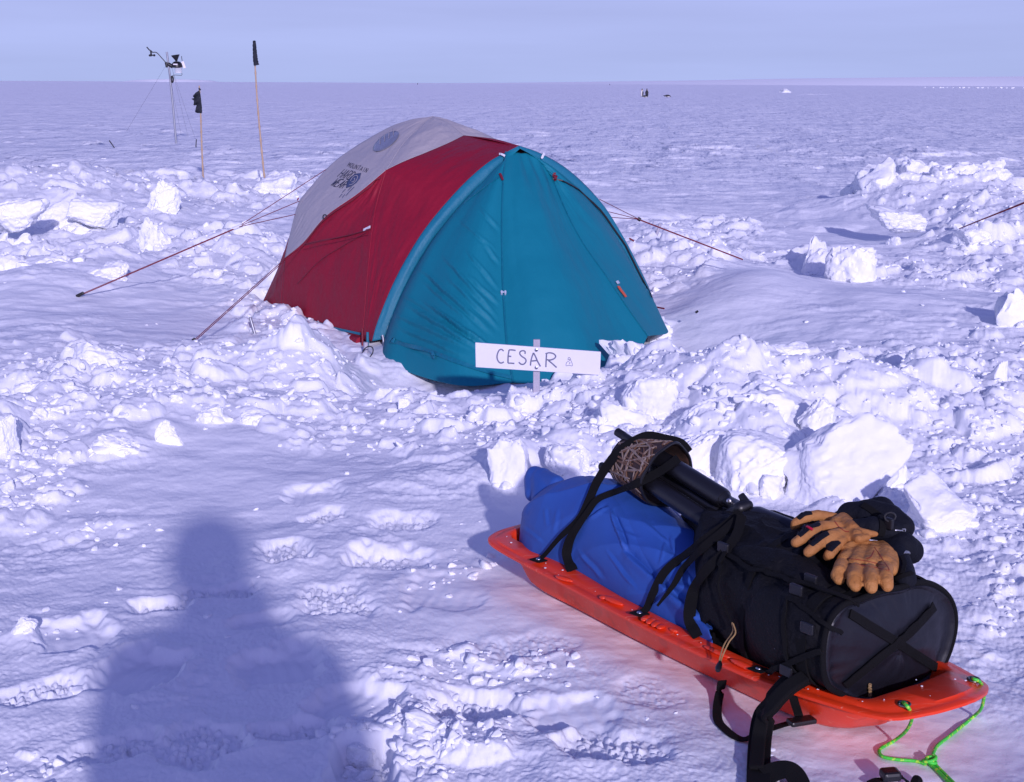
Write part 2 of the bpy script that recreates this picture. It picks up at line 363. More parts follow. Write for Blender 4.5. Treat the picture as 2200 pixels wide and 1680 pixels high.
BL=[ # px,py(base),w,h,depth,label,rot,cuts,rough,sharp
 (335,548,78,78,.8,'jagged upright snow block left of the tent, beyond the upper guy line',(5,-8,20),5,.10,16),
 (205,802,118,62,.7,'long wind-carved snow block lying alone in the left middle snow',(0,14,15),2,.05,10),
 (1850,440,46,60,.9,'upright rounded snow stump at the left end of the far right snow pile',(0,0,10),3,.06,7),
 (1755,592,84,80,.9,'angular snow block with a flat tilted top right of the guy line end',(18,14,25),3,.04,20),
 (1835,604,96,76,.8,'broad snow block with a small red stake beside it, right of the angular one',(10,-6,-20),5,.06,14),
 (2200,704,104,86,.9,'large snow block cut by the right edge of the photo',(8,-4,10),4,.05,14),
 (2152,848,38,72,.5,'thin snow slab standing on edge near the right side',(0,8,30),3,.04,18),
 (1650,1050,180,112,.8,'wide snow block with a flat rough top left of the largest block',(-6,4,10),2,.03,18),
 (1925,1060,80,80,.7,'small snow block leaning on the right side of the largest block',(-10,12,20),4,.06,14),
 (1530,925,105,66,.8,'snow block with a cut face in the heap right of the sign',(-8,-6,15),4,.05,16),
 (1400,885,105,78,.8,'rounded snow block in the heap just right of the sign board',(-6,8,5),4,.06,10),
 (1620,900,115,60,.8,'flat snow block lying on the heap between the sign and the right edge',(-12,6,30),3,.05,16),
 (1330,935,120,70,.8,'low snow block in front of the heap between the sign post and the tripod',(0,10,0),4,.07,10),
 (1395,778,80,50,.8,'snow block resting against the right bottom corner of the tent',(-4,6,12),3,.06,12),
 (1402,724,84,52,.8,'small snow chunk heaped against the right lower corner of the tent',(0,6,10),4,.06,12),
 (1095,1045,84,100,.8,'snow block standing alone just behind the blue bag',(0,-8,10),4,.05,10),
 (1215,1020,96,66,.8,'lumpy snow block between the lone block and the camouflage cuff',(0,10,-5),3,.07,9),
 (1290,965,86,52,.8,'rounded snow block behind the tripod feet',(0,5,12),3,.05,9),
 (1500,1010,90,80,.8,'snow block directly behind the camouflage cuff, to its right',(0,-10,25),4,.06,12),
 (868,886,32,30,1.,'small snowball lying in front of the tent',(0,0,0),6,.05,6),
 (590,418,78,50,.8,'pale snow block behind the foot of the tallest flag pole',(6,6,-10),3,.04,12),
 (350,432,56,46,.8,'pointed snow lump left of the short flag pole foot',(0,10,20),4,.08,12),
 (60,388,36,30,.8,'small snow peak on the far left mound',(0,0,20),5,.08,14),
 (190,462,92,36,.7,'large rounded snow block on the left mound',(0,8,10),3,.05,8),
 (110,446,90,36,.8,'rounded snow block behind the largest one on the left mound',(0,-8,30),3,.05,8),
 (20,474,100,46,.8,'snow block of the left mound at the left edge of the photo',(0,8,5),3,.06,9),
 (120,592,100,42,.7,'snow block at the foot of the left mound, nearest its middle',(0,-8,10),5,.08,12),
 (30,600,80,50,.7,'snow block below the left mound at the photo edge',(0,6,30),5,.07,12),
 (230,598,84,36,.7,'low snow block just right of the left mound foot',(0,6,-20),5,.08,12),
 (245,982,104,48,.7,'knobbly snow block in the left foreground rubble',(0,8,10),5,.08,12),
 (352,958,50,54,.8,'small upright snow block right of the knobbly one in the left foreground',(0,0,20),4,.07,14),
 (545,915,64,34,.6,'thin angular snow flake in the middle left foreground',(20,25,30),3,.04,20),
 (450,905,76,32,.7,'low pyramid of snow left of the angular flake',(0,10,0),5,.06,16),
 (0,960,60,66,.8,'snow block cut by the left edge of the photo in the foreground rubble',(0,8,0),4,.06,12),
 (60,860,84,38,.7,'dark-shaded snow block near the left edge above the foreground rubble',(0,-8,20),4,.06,12),
 (95,905,90,32,.7,'flat snow block lying between the left edge and the knobbly block',(0,8,40),4,.06,12),
 (50,1362,38,32,.8,'small chip of snow left of the person shadow',(0,10,20),4,.07,14),
 (918,1580,96,44,.5,'triangular plate of crusted snow at the bottom centre',(25,16,-20),3,.03,22),
 (768,1632,66,34,.8,'snow chunk sitting in a footprint hollow at the bottom centre',(0,0,10),4,.05,14),
 (1925,845,60,46,.9,'round snow chunk in the right middle rubble',(0,0,10),5,.08,8),
 (1985,820,56,50,.9,'snow chunk right of the round one in the right middle rubble',(0,10,50),5,.08,10),
 (1770,915,70,56,.8,'snow chunk above the top edge of the largest block',(-8,10,0),4,.06,12),
 (2100,520,74,34,.8,'steep snow block below the end of the far right guy line',(0,5,10),4,.07,10),
 (1950,474,90,30,.8,'snow block at the front of the far right pile',(0,8,10),4,.07,9),
 (2040,432,100,44,.8,'snow block midway up the far right pile',(0,-6,10),4,.07,9),
]
def rubble_mask(px,py):
    r=np.zeros(px.shape,np.float32)
    for c in RUB: r=np.maximum(r,c[4]*gau(px,py,*c[:4])**.6)
    s=np.zeros(px.shape,np.float32)
    for c in SMOOTH: s=np.maximum(s,c[4]*gau(px,py,*c[:4]))
    return np.clip(r*1.15,0,1)*(1-np.clip(s*1.3,0,1)), np.clip(s*1.3,0,1)
def terrain(x,y,feet=True):
    x=np.asarray(x,np.float64);y=np.asarray(y,np.float64)
    d=np.hypot(x,y); near=1-sst(25,60,d); px,py=proj(x,np.maximum(y,.5),0*x)
    front=(y>1.5)
    rub,smo=rubble_mask(px,py); rub=np.where(front,rub,.25)*(1-sst(22,34,d)); smo=np.where(front,smo,0)
    z=.035*fbm(x*.35,y*.25,3,1)*(1-.5*sst(60,200,d)) + .02*fbm(x*.9,y*.7,2,60)*near
    # wind-packed drift texture, elongated across the view
    st=fbm(x*1.1+.6*noise(x*.7,y*.7,3),y*3.2,3,11); z+= .016*st*(1-rub)*(1-smo)*(1-sst(80,300,d))
    z+= .030*np.maximum(noise(x*.55+3,y*1.4,21),.12)*(1-smo)*sst(9,16,d)
    for (cx,cy,rx,ry,h,rot) in MOUNDS:
        c=G(cx,cy); z+= h*gw(x,y,c,rx,ry,rot)
    if feet:
        for q in BL:
            c=G(q[0],q[1]-.25*q[3]); sc_=c.y/F; z+= .42*q[3]*sc_*gw(x,y,c,q[2]*sc_*.62,q[2]*sc_*.75)
    # dug hollow round the vestibule and smooth cut bank to its right
    z-= .10*gw(x,y,G(1000,800),1.0,.6,.2); z-=.16*gw(x,y,G(870,790),.35,.45); z-=.10*gw(x,y,G(720,740),.4,.35,.5); z-=.07*gw(x,y,G(1165,900),.38,.30); z-=.16*gw(x,y,G(1470,720),.55,.75,.4); z-=.07*gw(x,y,G(1380,640),.5,1.2,-.3)
    k=d<70
    if k.any():
        X=x[k].astype(np.float32);Y=y[k].astype(np.float32);RB=rub[k].astype(np.float32);dd=d[k];SM=smo[k]
        add=np.zeros(X.shape,np.float32)
        big=chunks(X,Y,.46,31,.19,.60,.3,.6,1.6); med=chunks(X,Y,.21,37,.085,.62,.4,.6,1.8); sml=chunks(X,Y,.085,41,.030,.45,.4,.6,1.5); tin=chunks(X+.3*noise(X*3,Y*3,9)*.1,Y,.035,47,.013,.5,.6)
        mm=sst(.05,.6,RB); near_=sst(5.2,7.,dd)
        add+=big*mm*sst(.45,.95,RB)*(.3+.7*near_)*.55
        add+=med*mm*(.5+.5*near_)*(1-.35*sst(0,.1,big))*.62; add+=sml*mm*.6; add+=tin*(.03+.6*mm)*(1-SM)*.6
        cr=1-np.abs(noise(X*5.5,Y*7.5,71)); cr2=1-np.abs(noise(X*13,Y*17,72))
        crust=sst(.05,.45,fbm(X*1.3,Y*1.6,2,73))
        add+=(.012*cr**2+.004*cr2**2)*(1-SM)*(.12+.88*crust)*(1-sst(14,40,dd))
        add+=.017*fbm(X*1.9,Y*1.7,2,75)*(1-.6*SM)*(1-sst(12,30,dd)); add+=.010*np.maximum(fbm(X*4.2,Y*3.2,2,76),0)*(1-SM)*(1-sst(10,20,dd))
        # broken crust plates: sharp terraces
        q=fbm(X*2.1,Y*2.6,4,81); st_=q*5; fr=st_-np.floor(st_); terr=(np.floor(st_)+sst(.0,.22,fr))/5
        add+=.013*(terr-q)*(1-SM)*sst(-.2,.3,noise(X*.8,Y*.9,83))*(1-mm*.5)*(1-sst(20,40,dd))
        add+=.004*fbm(X*28,Y*32,2,91)*(1-.8*SM)*(.25+.75*crust)*(1-sst(12,25,dd))
        add+=.0022*fbm(X*75,Y*80,2,92)*(1-.5*SM)*(1-sst(6,10,dd))
        # scattered small lumps on the far plain
        far=sst(9,13,dd)*(1-sst(40,68,dd)); add+=chunks(X,Y*1.0,.9,55,.07,.16,.3)*far*(1-mm)+chunks(X,Y,2.2,57,.13,.10,.2)*far*(1-mm)
        # footprints
        for i,(cx,cy,hl,hw,rot,dep) in enumerate(PRINTS):
            c=G(cx,cy); dx=X-c.x;dy=Y-c.y; w=np.abs(dx)+np.abs(dy)<.6
            if not w.any(): continue
            a=dx[w]*math.cos(rot)+dy[w]*math.sin(rot); b=(-dx[w]*math.sin(rot)+dy[w]*math.cos(rot))/(1.9+.6*math.sin(i*2.3))
            e=np.hypot(a/hl,b/(hw*(1-.22*np.cos(a/hl*3.1))))+.22*noise(X[w]*9,Y[w]*9,100+i)+.12*noise(X[w]*24,Y[w]*24,130+i)
            inn=1-sst(.82,1.0,e); lip=np.exp(-((e-1.15)/.2)**2); dep=dep*(.55+.35*((i*7)%5)/4); inn=1-sst(.68,1.08,e); dep=dep*1.3
            tread=(np.sin(a*150+i+2*noise(X[w]*9,Y[w]*9,i))*.5+.5)*.0035 if i%3==0 else chunks(X[w],Y[w],.020,111+i,.013,.9,.3)*.9+.003*noise(X[w]*60,Y[w]*60,i)
            old=add[w]; add[w]=old*(1-inn*.85)+(-dep+tread)*inn+lip*dep*.15
        z=z.copy(); z[k]+=add
    # packed trail under and beside the sled, floor under the tent
    u=(x-SO.x)*SU.x+(y-SO.y)*SU.y; v=(x-SO.x)*SV.x+(y-SO.y)*SV.y
    m=(1-sst(.0,.16,np.maximum(np.maximum(-.2-u,u-1.55),np.maximum(.03-v,v-.40))))
    z=z*(1-m)+(-.012)*m
    m2=(1-sst(.16,.5,np.maximum(np.maximum(-.2-u,u-1.7),np.maximum(.03-v,v-.40)))); z=z*(1-.6*m2)
    a=(x-TM.x)*TA.x+(y-TM.y)*TA.y; n=(x-TM.x)*TN.x+(y-TM.y)*TN.y
    m=(1-sst(.0,.12,np.maximum(np.abs(a)-1.05,np.maximum(n-.2,-2.05-n)))); z=z*(1-m)-.03*m
    return z
def tz(x,y,feet=True): return float(terrain(np.array([x]),np.array([y]),feet)[0])
# polar sheet centred under the viewpoint: dense where the snow is seen close, coarse elsewhere
def build_ground():
    az=[-25+50*i/1250 for i in range(1251)]
    az+= [25+.12*(i+1) for i in range(200)]+[49+ (262)*(i+1)/150 for i in range(149)]+[311+.12*i for i in range(200)]
    az=np.radians(np.array(az)); nc=len(az)
    r=[.25,.6,1.,1.5,2.,2.3]; d=2.5
    while d<34: r.append(d); d*=1.0+.00195*max(.75,min(2.2,(d/5)**.35))
    while d<120: r.append(d); d*=1.008
    while d<9000: r.append(d); d*=1.04
    r=np.array(r); nr=len(r)
    A,Rr=np.meshgrid(az,r); X=(Rr*np.sin(A)).ravel();Y=(Rr*np.cos(A)).ravel()
    Z=terrain(X,Y)
    Z=np.where(Rr.ravel()>400,Z*np.clip(1-(Rr.ravel()-400)/1500,0,1),Z)
    V=np.stack([X,Y,Z],1); V=np.vstack([V,[[0,0,float(Z[:nc].mean())]]]).astype(np.float32)
    i=np.arange(nr-1)[:,None]*nc; j=np.arange(nc)[None,:]; j2=(j+1)%nc
    q=np.stack([i+j,i+j2,i+nc+j2,i+nc+j],-1).reshape(-1,4)[:, ::-1]
    tri=np.stack([np.full(nc,nr*nc),(np.arange(nc)+1)%nc,np.arange(nc)],1)
    me=bpy.data.meshes.new('snow_ground'); nv=len(V); me.vertices.add(nv); me.vertices.foreach_set('co',V.ravel())
    nl=q.size+tri.size; me.loops.add(nl); me.loops.foreach_set('vertex_index',np.concatenate([q.ravel(),tri[:, ::-1].ravel()]).astype(np.int32))
    npol=len(q)+len(tri); me.polygons.add(npol)
    me.polygons.foreach_set('loop_start',np.concatenate([np.arange(len(q))*4,len(q)*4+np.arange(len(tri))*3]).astype(np.int32))
    me.polygons.foreach_set('use_smooth',np.ones(npol,bool))
    me.update(calc_edges=True); me.materials.append(M['snow'])
    o=bpy.data.objects.new('snow_ground',me); C.objects.link(o); tag(o,kind='structure'); print('ground',nv,time.time()-T0)
    return o
GROUND=build_ground()
# ---------------------------------------------------------------- broken snow blocks
ICO={}
def ico(n):
    if n not in ICO:
        bm=bmesh.new(); bmesh.ops.create_icosphere(bm,subdivisions=n,radius=1); bm.verts.ensure_lookup_table()
        ICO[n]=(np.array([v.co[:] for v in bm.verts]),[tuple(v.index for v in f.verts) for f in bm.faces]); bm.free()
    return ICO[n]
def rock(seed,dims,sub=4,cuts=4,boxy=1.,rough=.05,sharp=14.):
    rg=np.random.RandomState(seed); D,Fc=ico(sub)
    ns=[];ds=[]
    for ax in range(3):
        for s in(-1,1):
            n=np.zeros(3);n[ax]=s;n+=rg.normal(0,.24,3);ns.append(n/np.linalg.norm(n));ds.append(1.*boxy if boxy else 1.)
    for k in range(cuts):
        n=rg.normal(0,1,3);n/=np.linalg.norm(n);ns.append(n);ds.append(rg.uniform(.72,1.1))
    ns=np.array(ns);ds=np.array(ds)
    q=np.maximum(D@ns.T,1e-3)/ds            # 1/radius per plane
    inv=(np.power(q,sharp).sum(1))**(1/sharp); r=1/inv
    qs=np.sort(q,1); edge=np.clip((qs[:,-2]/qs[:,-1]-.80)/.2,0,1)
    o_=rg.uniform(0,40); en=np.abs(noise(D[:,0]*3+o_,D[:,1]*3+D[:,2]*2.3,seed%71))+.5*np.abs(noise(D[:,1]*7+o_,D[:,2]*7-D[:,0]*3,seed%61))
    r=r*(1-.16*edge*en)
    V=D*r[:,None]
    sc=rg.uniform(0,50)
    def n3(a,f,sd): 
        return noise(a[:,0]*f+sc,a[:,1]*f+a[:,2]*f*.7+sc,sd)+noise(a[:,1]*f+sc,a[:,2]*f-a[:,0]*f*.5,sd+1)
    V=V*(1+rough*n3(V,1.4,seed%97)+rough*.6*n3(V,3.4,seed%89)-rough*.7*np.abs(n3(V,5.5,seed%79))+rough*.28*n3(V,11,seed%83))[:,None]
    k_=rg.uniform(0,30,3); bend=np.stack([noise(V[:,1]*.9+k_[0],V[:,2]*.9,seed%53),noise(V[:,2]*.9+k_[1],V[:,0]*.9,seed%47),noise(V[:,0]*.9+k_[2],V[:,1]*.9,seed%43)],1)
    V=V+bend*.13
    return V*np.array(dims)/2.,Fc
def euler(V,rx,ry,rz):
    m=np.array((Matrix.Rotation(rz,3,'Z')@Matrix.Rotation(ry,3,'Y')@Matrix.Rotation(rx,3,'X')))
    return V@m.T
def block(px,py,wpx,hpx,depth,label,seed,rot=(0,0,0),cuts=4,rough=.05,sharp=14,sub=5,name='snow_block',cat='snow block',group=None):
    g=G(px,py,0); z=tz(g.x,g.y,False)*.6; g=G(px,py,z); s=(g.y*math.cos(P)+(H-g.z)*math.sin(P))/F
    w=wpx*s; h=hpx*s; dp=w*depth; rg=np.random.RandomState(seed+3)
    V,Fc=rock(seed,(w,dp,h*1.45),sub,cuts+3,1.08,rough*1.5,min(sharp,10)); V=euler(V,*[math.radians(a) for a in rot])
    V[:,2]+=g.z+h-V[:,2].max()*1.0; mb=MB(); mb.add((V+np.array([g.x,g.y+dp*.4,0]),Fc))
    for k in range(rg.randint(2,5)):      # clods frozen to its foot
        q=w*rg.uniform(.16,.42); a=rg.uniform(-2.9,-.2); x=g.x+math.cos(a)*w*.46; y=g.y+dp*.4+math.sin(a)*dp*.5
        V2,F2=rock(seed*3+k,(q,q*rg.uniform(.6,1),q*rg.uniform(.4,.8)),4 if q>.1 else 3,5,1.,.09,10.); V2=euler(V2,rg.uniform(-.5,.5),rg.uniform(-.5,.5),rg.uniform(0,6))
        mb.add((V2+np.array([x,y,tz(x,y)+q*.08]),F2))
    o=mb.build(name,M['snow'],None,True,(g.x,g.y+dp*.4,g.z))
    tag(o,label,cat,group); return o
for i,b in enumerate(BL):
    block(b[0],b[1],b[2],b[3],b[4],b[5],300+i*7,b[6],b[7],b[8],b[9],sub=6 if b[2]>150 else 5)
def slab(cx,cy,Y,w,d,t,spin,rx,ry,label,seed):
    c=PY(cx,cy,Y); rg=np.random.RandomState(seed)
    V,Fc=rock(seed,(w,d,t),6,2,1.,.03,22.); V[:,2]+=.006*noise(V[:,0]*18,V[:,1]*18,seed)*(V[:,2]>t*.3)
    V=euler(V,0,0,math.radians(spin)); V=euler(V,math.radians(rx),math.radians(ry),0); mb=MB(); mb.add((V+np.array(c),Fc))
    V,Fc=rock(seed+1,(w*.75,d*.6,max(.12,c.z*1.6)),5,5,1.,.08,10.); mb.add((V+np.array([c.x+.02,c.y+w*.18,c.z*.35]),Fc))
    for k in range(3):
        a=rg.uniform(-2.8,-.3); q=w*rg.uniform(.12,.25); V,Fc=rock(seed+9+k,(q,q*.8,q*.6),4,5,1.,.09,10.); x=c.x+math.cos(a)*w*.5;y=c.y+math.sin(a)*w*.25; mb.add((V+np.array([x,y,tz(x,y)+q*.1]),Fc))
    o=mb.build('snow_block',M['snow'],None,True,tuple(c)); tag(o,label,'snow block')
slab(1822,992,5.35,.36,.33,.17,38,50,8,'largest snow block, its flat diamond face tilted up to the light behind the gloves',1201)
slab(2025,1096,4.88,.22,.21,.12,52,38,10,'flat-topped diamond snow block right of the largest block, above the backpack end',1211)
slab(1700,786,8.6,.27,.24,.16,35,34,14,'small bright tilted snow block right of the tent, behind the heap',1221)
# the heap of shovelled snow at far right: one pile of fused lumps
rg=random.Random(5); mb=MB(); base=G(2030,455)
for i in range(46):
    t=rg.random(); px=1850+350*t+rg.uniform(-25,25); hmax=55+75*math.sin(min(1,t*1.25)*math.pi*.62)
    py=468-rg.random()*25; g=G(px,py,0); k=rg.random()
    zz=tz(g.x,g.y)+k*.12*(.4+.6*math.sin(min(1,t*1.25)*math.pi*.62))
    s=rg.uniform(.22,.55)*(1-.35*k)
    V,Fc=rock(900+i,(s*1.3,s,s*.95),4,10,1.15,.13,7.); V=euler(V,rg.uniform(-.4,.4),rg.uniform(-.4,.4),rg.uniform(0,6))
    mb.add((V+np.array([g.x,g.y+rg.uniform(-.3,.9),zz-.05]),Fc))
o=mb.build('snow_pile',M['snow'],None,True,tuple(base)); tag(o,'high heap of shovelled lumpy snow far right, crossed by a red guy line','snow pile')
# loose crumbs nobody could count
def crumbs():
    rg=np.random.RandomState(11); n=8500
    PX=rg.uniform(-60,2260,n*3); PYy=330+1330*rg.uniform(0,1,n*3)**1.1
    m,_=rubble_mask(PX,PYy); keep=rg.uniform(0,1,n*3)<(sst(.25,.9,m)*.9+.005); PX=PX[keep][:n];PYy=PYy[keep][:n]
    pts=np.array([tuple(G(a,b)) for a,b in zip(PX,PYy)]); 
    u=(pts[:,0]-SO.x)*SU.x+(pts[:,1]-SO.y)*SU.y; v=(pts[:,0]-SO.x)*SV.x+(pts[:,1]-SO.y)*SV.y
    ok=~((u>-.25)&(u<1.6)&(v>-.12)&(v<.5)); a=(pts[:,0]-TM.x)*TA.x+(pts[:,1]-TM.y)*TA.y; nn=(pts[:,0]-TM.x)*TN.x+(pts[:,1]-TM.y)*TN.y
    ok&=~((np.abs(a)<1.15)&(nn>-2.1)&(nn<.3)); ok&=~((a>-1.4)&(a<.4)&(nn>0)&(nn<1.1))
    pts=pts[ok]; Z=terrain(pts[:,0],pts[:,1]); d=np.hypot(pts[:,0],pts[:,1])
    lib=[rock(500+k,(1,rg.uniform(.6,1),rg.uniform(.4,.8)),3,6,1.,.05,22.) for k in range(14)]
    libh=[rock(540+k,(1,rg.uniform(.6,1),rg.uniform(.4,.8)),4,7,1.,.06,22.) for k in range(8)]
    VV=[];FF=[];nv=0
    for i in range(len(pts)):
        s=(.009+.07*rg.beta(.8,5))*(.62+.08*d[i]); 
        L=libh if s>.06 else lib; V,Fc=L[rg.randint(len(L))]
        V=euler(V,rg.uniform(-.6,.6),rg.uniform(-.6,.6),rg.uniform(0,6.3))*s
        VV.append(V+np.array([pts[i,0],pts[i,1],Z[i]+s*.02])); FF.append(np.array(Fc)+nv); nv+=len(V)
    V=np.concatenate(VV).astype(np.float32); Fq=np.concatenate(FF).astype(np.int32)
    me=bpy.data.meshes.new('snow_crumbs'); me.vertices.add(len(V)); me.vertices.foreach_set('co',V.ravel())
    me.loops.add(Fq.size); me.loops.foreach_set('vertex_index',Fq.ravel()); me.polygons.add(len(Fq)); me.polygons.foreach_set('loop_start',np.arange(len(Fq),dtype=np.int32)*3)
    me.polygons.foreach_set('use_smooth',np.ones(len(Fq),bool)); me.update(calc_edges=True); me.materials.append(M['snow'])
    o=bpy.data.objects.new('snow_crumbs',me); C.objects.link(o); tag(o,'loose crumbs and small clods of broken snow scattered over the ground','snow rubble',kind='stuff')
    print('crumbs',len(pts),len(V),time.time()-T0)
crumbs()
# far ground: low ice shelf rising to the right, ice rise at left, row of ice blocks, snow cone
def ridge(name,pts,Y,thick,label=None,cat=None):
    V=[];Fc=[]
    for i_,(px,py) in enumerate(pts):
        t=PY(px,py,Y); t.z=t.z if 0<i_<len(pts)-1 else -1.9; V+= [Vector((t.x,Y-thick*.5,-2)),Vector((t.x,Y,t.z)),Vector((t.x,Y+thick*2,t.z*.98)),Vector((t.x,Y+thick*3,-2))]
    for i in range(len(pts)-1):
        for k in range(3): Fc.append((i*4+k,i*4+4+k,i*4+5+k,i*4+1+k))
    return mk(name,V,Fc,M['ice'])
tag(ridge('ice_shelf',[(760,179),(900,178.6),(1050,178),(1200,176.5),(1340,174.5),(1500,172.5),(1680,169),(1850,167),(2000,165.5),(2200,164),(2500,163)],5200,260),kind='structure')
tag(ridge('snow_rise',[(255,173.4),(290,171.6),(330,170.2),(365,169.8),(400,170.7),(440,172.6),(462,173.6)],4800,50),kind='structure')
rg=random.Random(8)
for i in range(18):
    px=1985+215*(i+.5)/18+rg.uniform(-6,6); Y=900+rg.uniform(-40,40); g=PY(px,185.5,Y); s=Y/3126*rg.uniform(1.6,4)
    V,Fc=rock(700+i,(s*1.6,s,s*.8),2,4); o=mk('ice_block',V+np.array([g.x,Y,.3]),Fc,M['snow'],None,True,(g.x,Y,0))
    tag(o,'small white ice block in the distant row below the horizon at right','ice block','distant row of ice blocks')
g=G(1688,199,0); V,Fc=rock(777,(3.0,2,1.7),4,3,1.,.05,9.); V[:,0]*=1-.62*np.clip((V[:,2]+.35)/1.3,0,1)
o=mk('snow_cone',V+np.array([g.x,g.y,-.1]),Fc,M['snow'],None,True,tuple(g)); tag(o,'small white snow peak standing on the far plain right of the penguins','snow peak')
g=G(1760,203,0); V,Fc=rock(778,(6,3,.45),4,3,1.,.08,7.); o=mk('snow_drift',V+np.array([g.x,g.y,-.1]),Fc,M['snow'],None,True,tuple(g)); tag(o,'long low snow drift trailing right from the small far snow peak','snow drift')
SUN_E=2.95; SUN_C=(.88,.80,1.0); SKY_T=(1.12,.76,1.35); EXPO=.10; HZ0=(3.3,3.9,6.75); HZ1=(3.1,3.45,6.55)
# ---------------------------------------------------------------- coons patches and projection on built surfaces
def coons(c0,c1,d0,d1,nu,nv,bulge=0,disp=None,wr=0,seed=0,bp=1.,post=None):
    """c0 top, c1 bottom (both run s:0-1), d0 left, d1 right (run t:0-1). returns verts[nv rows t][nu cols s]"""
    c0=resample(c0,nu) if len(c0)>1 else np.repeat(np.array([tuple(c0[0])]),nu,0); c1=resample(c1,nu)
    d0=resample(d0,nv); d1=resample(d1,nv)
    s=np.linspace(0,1,nu)[None,:,None]; t=np.linspace(0,1,nv)[:,None,None]
    Pn=(1-t)*c0[None]+t*c1[None]+(1-s)*d0[:,None]+s*d1[:,None]-((1-s)*(1-t)*c0[0]+s*(1-t)*c0[-1]+(1-s)*t*c1[0]+s*t*c1[-1])
    du=np.gradient(Pn,axis=1); dv=np.gradient(Pn,axis=0); nn=np.cross(du,dv); L=np.linalg.norm(nn,axis=2,keepdims=True)
    nn=nn/np.maximum(L,1e-9); 
    ctr=np.array(TL(0,-.9,.35)); flip=np.sign(((Pn-ctr)*nn).sum(2).mean()) or 1; nn=nn*flip
    e=(np.sin(np.pi*s)*np.sin(np.pi*np.clip(t,0,1)))[...,0]
    e=np.abs(e)**bp
    off=bulge*e
    S_,T_=np.broadcast_arrays(s[...,0],t[...,0])
    if disp is not None: off=off+disp(S_,T_)
    if wr:
        L1=np.linalg.norm(d0[0]-d0[-1]); edge=np.clip(e*3,0,1)
        off=off+wr*edge*(fbm(S_*3+seed,T_*4,3,seed)+.6*noise(S_*14+seed,T_*3,seed+3)*(1-e))
    Pn=Pn+nn*off[...,None]
    if post is not None: Pn=Pn+nn*(post(Pn)*np.clip(e*8,0,1))[...,None]
    return Pn,flip
def panel(name,mat_,root,c0,c1,d0,d1,nu=70,nv=90,th=.003,both=False,**k):
    Pn,flip=coons(c0,c1,d0,d1,nu,nv,**k)
    o=mk(name,Pn.reshape(-1,3),grid_faces(nv,nu,flip>0),mat_,root); solid(o,th,0)
    o['_']=0; del o['_']
    return o,Pn
def bvh_of(V,Fc): return BVHTree.FromPolygons([Vector(v) for v in V],[tuple(int(i) for i in f) for f in Fc])
def bvh_grid(Pn): return bvh_of(Pn.reshape(-1,3),grid_faces(Pn.shape[0],Pn.shape[1]))
def hit(bv,px,py,off=.004):
    r=ray(px,py).normalized()
    if isinstance(bv,(list,tuple)):
        hs=[q for q in (b.ray_cast(CAM,r) for b in bv) if q[0] is not None]
        h=min(hs,key=lambda q:q[3]) if hs else (None,)
    else: h=bv.ray_cast(CAM,r)
    if h[0] is None: return None
    n=h[1] if h[1].dot(r)<0 else -h[1]
    return h[0]+n*off, n
def onsurf(bv,pix,off,n=10,smooth=True):
    p=catmull([(a,b,0) for a,b in pix],n) if smooth else [Vector((*q,0)) for q in resample(np.array(pix,float),n*len(pix))]
    P_=[];N_=[]
    for q in p:
        h=hit(bv,q.x,q.y,off)
        if h: P_.append(h[0]);N_.append(h[1])
    return P_,N_
def strokes(bv,lines,wpx,off=.004,th=.0015):
    """ink strokes given in photo pixels, laid as thin ribbons on a surface"""
    mb=MB()
    for ln in lines:
        Pp,Nn=onsurf(bv,ln,off,max(3,int(24/len(ln))),smooth=len(ln)>2)
        if len(Pp)<2: continue
        s=(Pp[0]-CAM).length/F
        wd=[]
        for i in range(len(Pp)):
            t=Pp[min(i+1,len(Pp)-1)]-Pp[max(i-1,0)]; wd.append(t.cross(Nn[i]))
        mb.add(ribbon(Pp,wd,wpx*s,th))
    return mb
def stroke_text(word,f,corner=1):
    G_={'M':[[(0,0),(0,1)],[(0,1),(.5,.35)],[(.5,.35),(1,1)],[(1,1),(1,0)]],'O':[[(.5,1),(.08,.8),(.0,.5),(.08,.2),(.5,0),(.92,.2),(1,.5),(.92,.8),(.5,1)]],
    'U':[[(0,1),(0,.5),(.08,.12),(.5,0),(.92,.12),(1,.5),(1,1)]],'N':[[(0,0),(0,1)],[(0,1),(1,0)],[(1,0),(1,1)]],'T':[[(0,1),(1,1)],[(.5,1),(.5,0)]],
    'A':[[(0,0),(.5,1)],[(.5,1),(1,0)],[(.2,.36),(.8,.36)]],'I':[[(.5,0),(.5,1)]],'H':[[(0,0),(0,1)],[(1,0),(1,1)],[(0,.5),(1,.5)]],
    'R':[[(0,0),(0,1)],[(0,1),(.7,.98),(1,.76),(.7,.52),(0,.48)],[(.4,.48),(1,0)]],'D':[[(0,0),(0,1)],[(0,1),(.65,.92),(1,.5),(.65,.08),(0,0)]],
    'W':[[(0,1),(.25,0)],[(.25,0),(.5,.7)],[(.5,.7),(.75,0)],[(.75,0),(1,1)]],'E':[[(1,1),(0,1)],[(0,1),(0,0)],[(0,0),(1,0)],[(0,.5),(.75,.5)]],
    'C':[[(1,.85),(.6,1),(.15,.8),(0,.5),(.15,.15),(.6,0),(1,.14)]],'S':[[(.95,.85),(.5,1),(.08,.82),(.2,.58),(.75,.45),(.95,.22),(.5,0),(.0,.12)]]}
    out=[];n=len(word)
    for i,c in enumerate(word):
        wn=.18 if c=='I' else 1
        for l in G_[c]: out.append([f(i,x,y) for x,y in l])
    return out
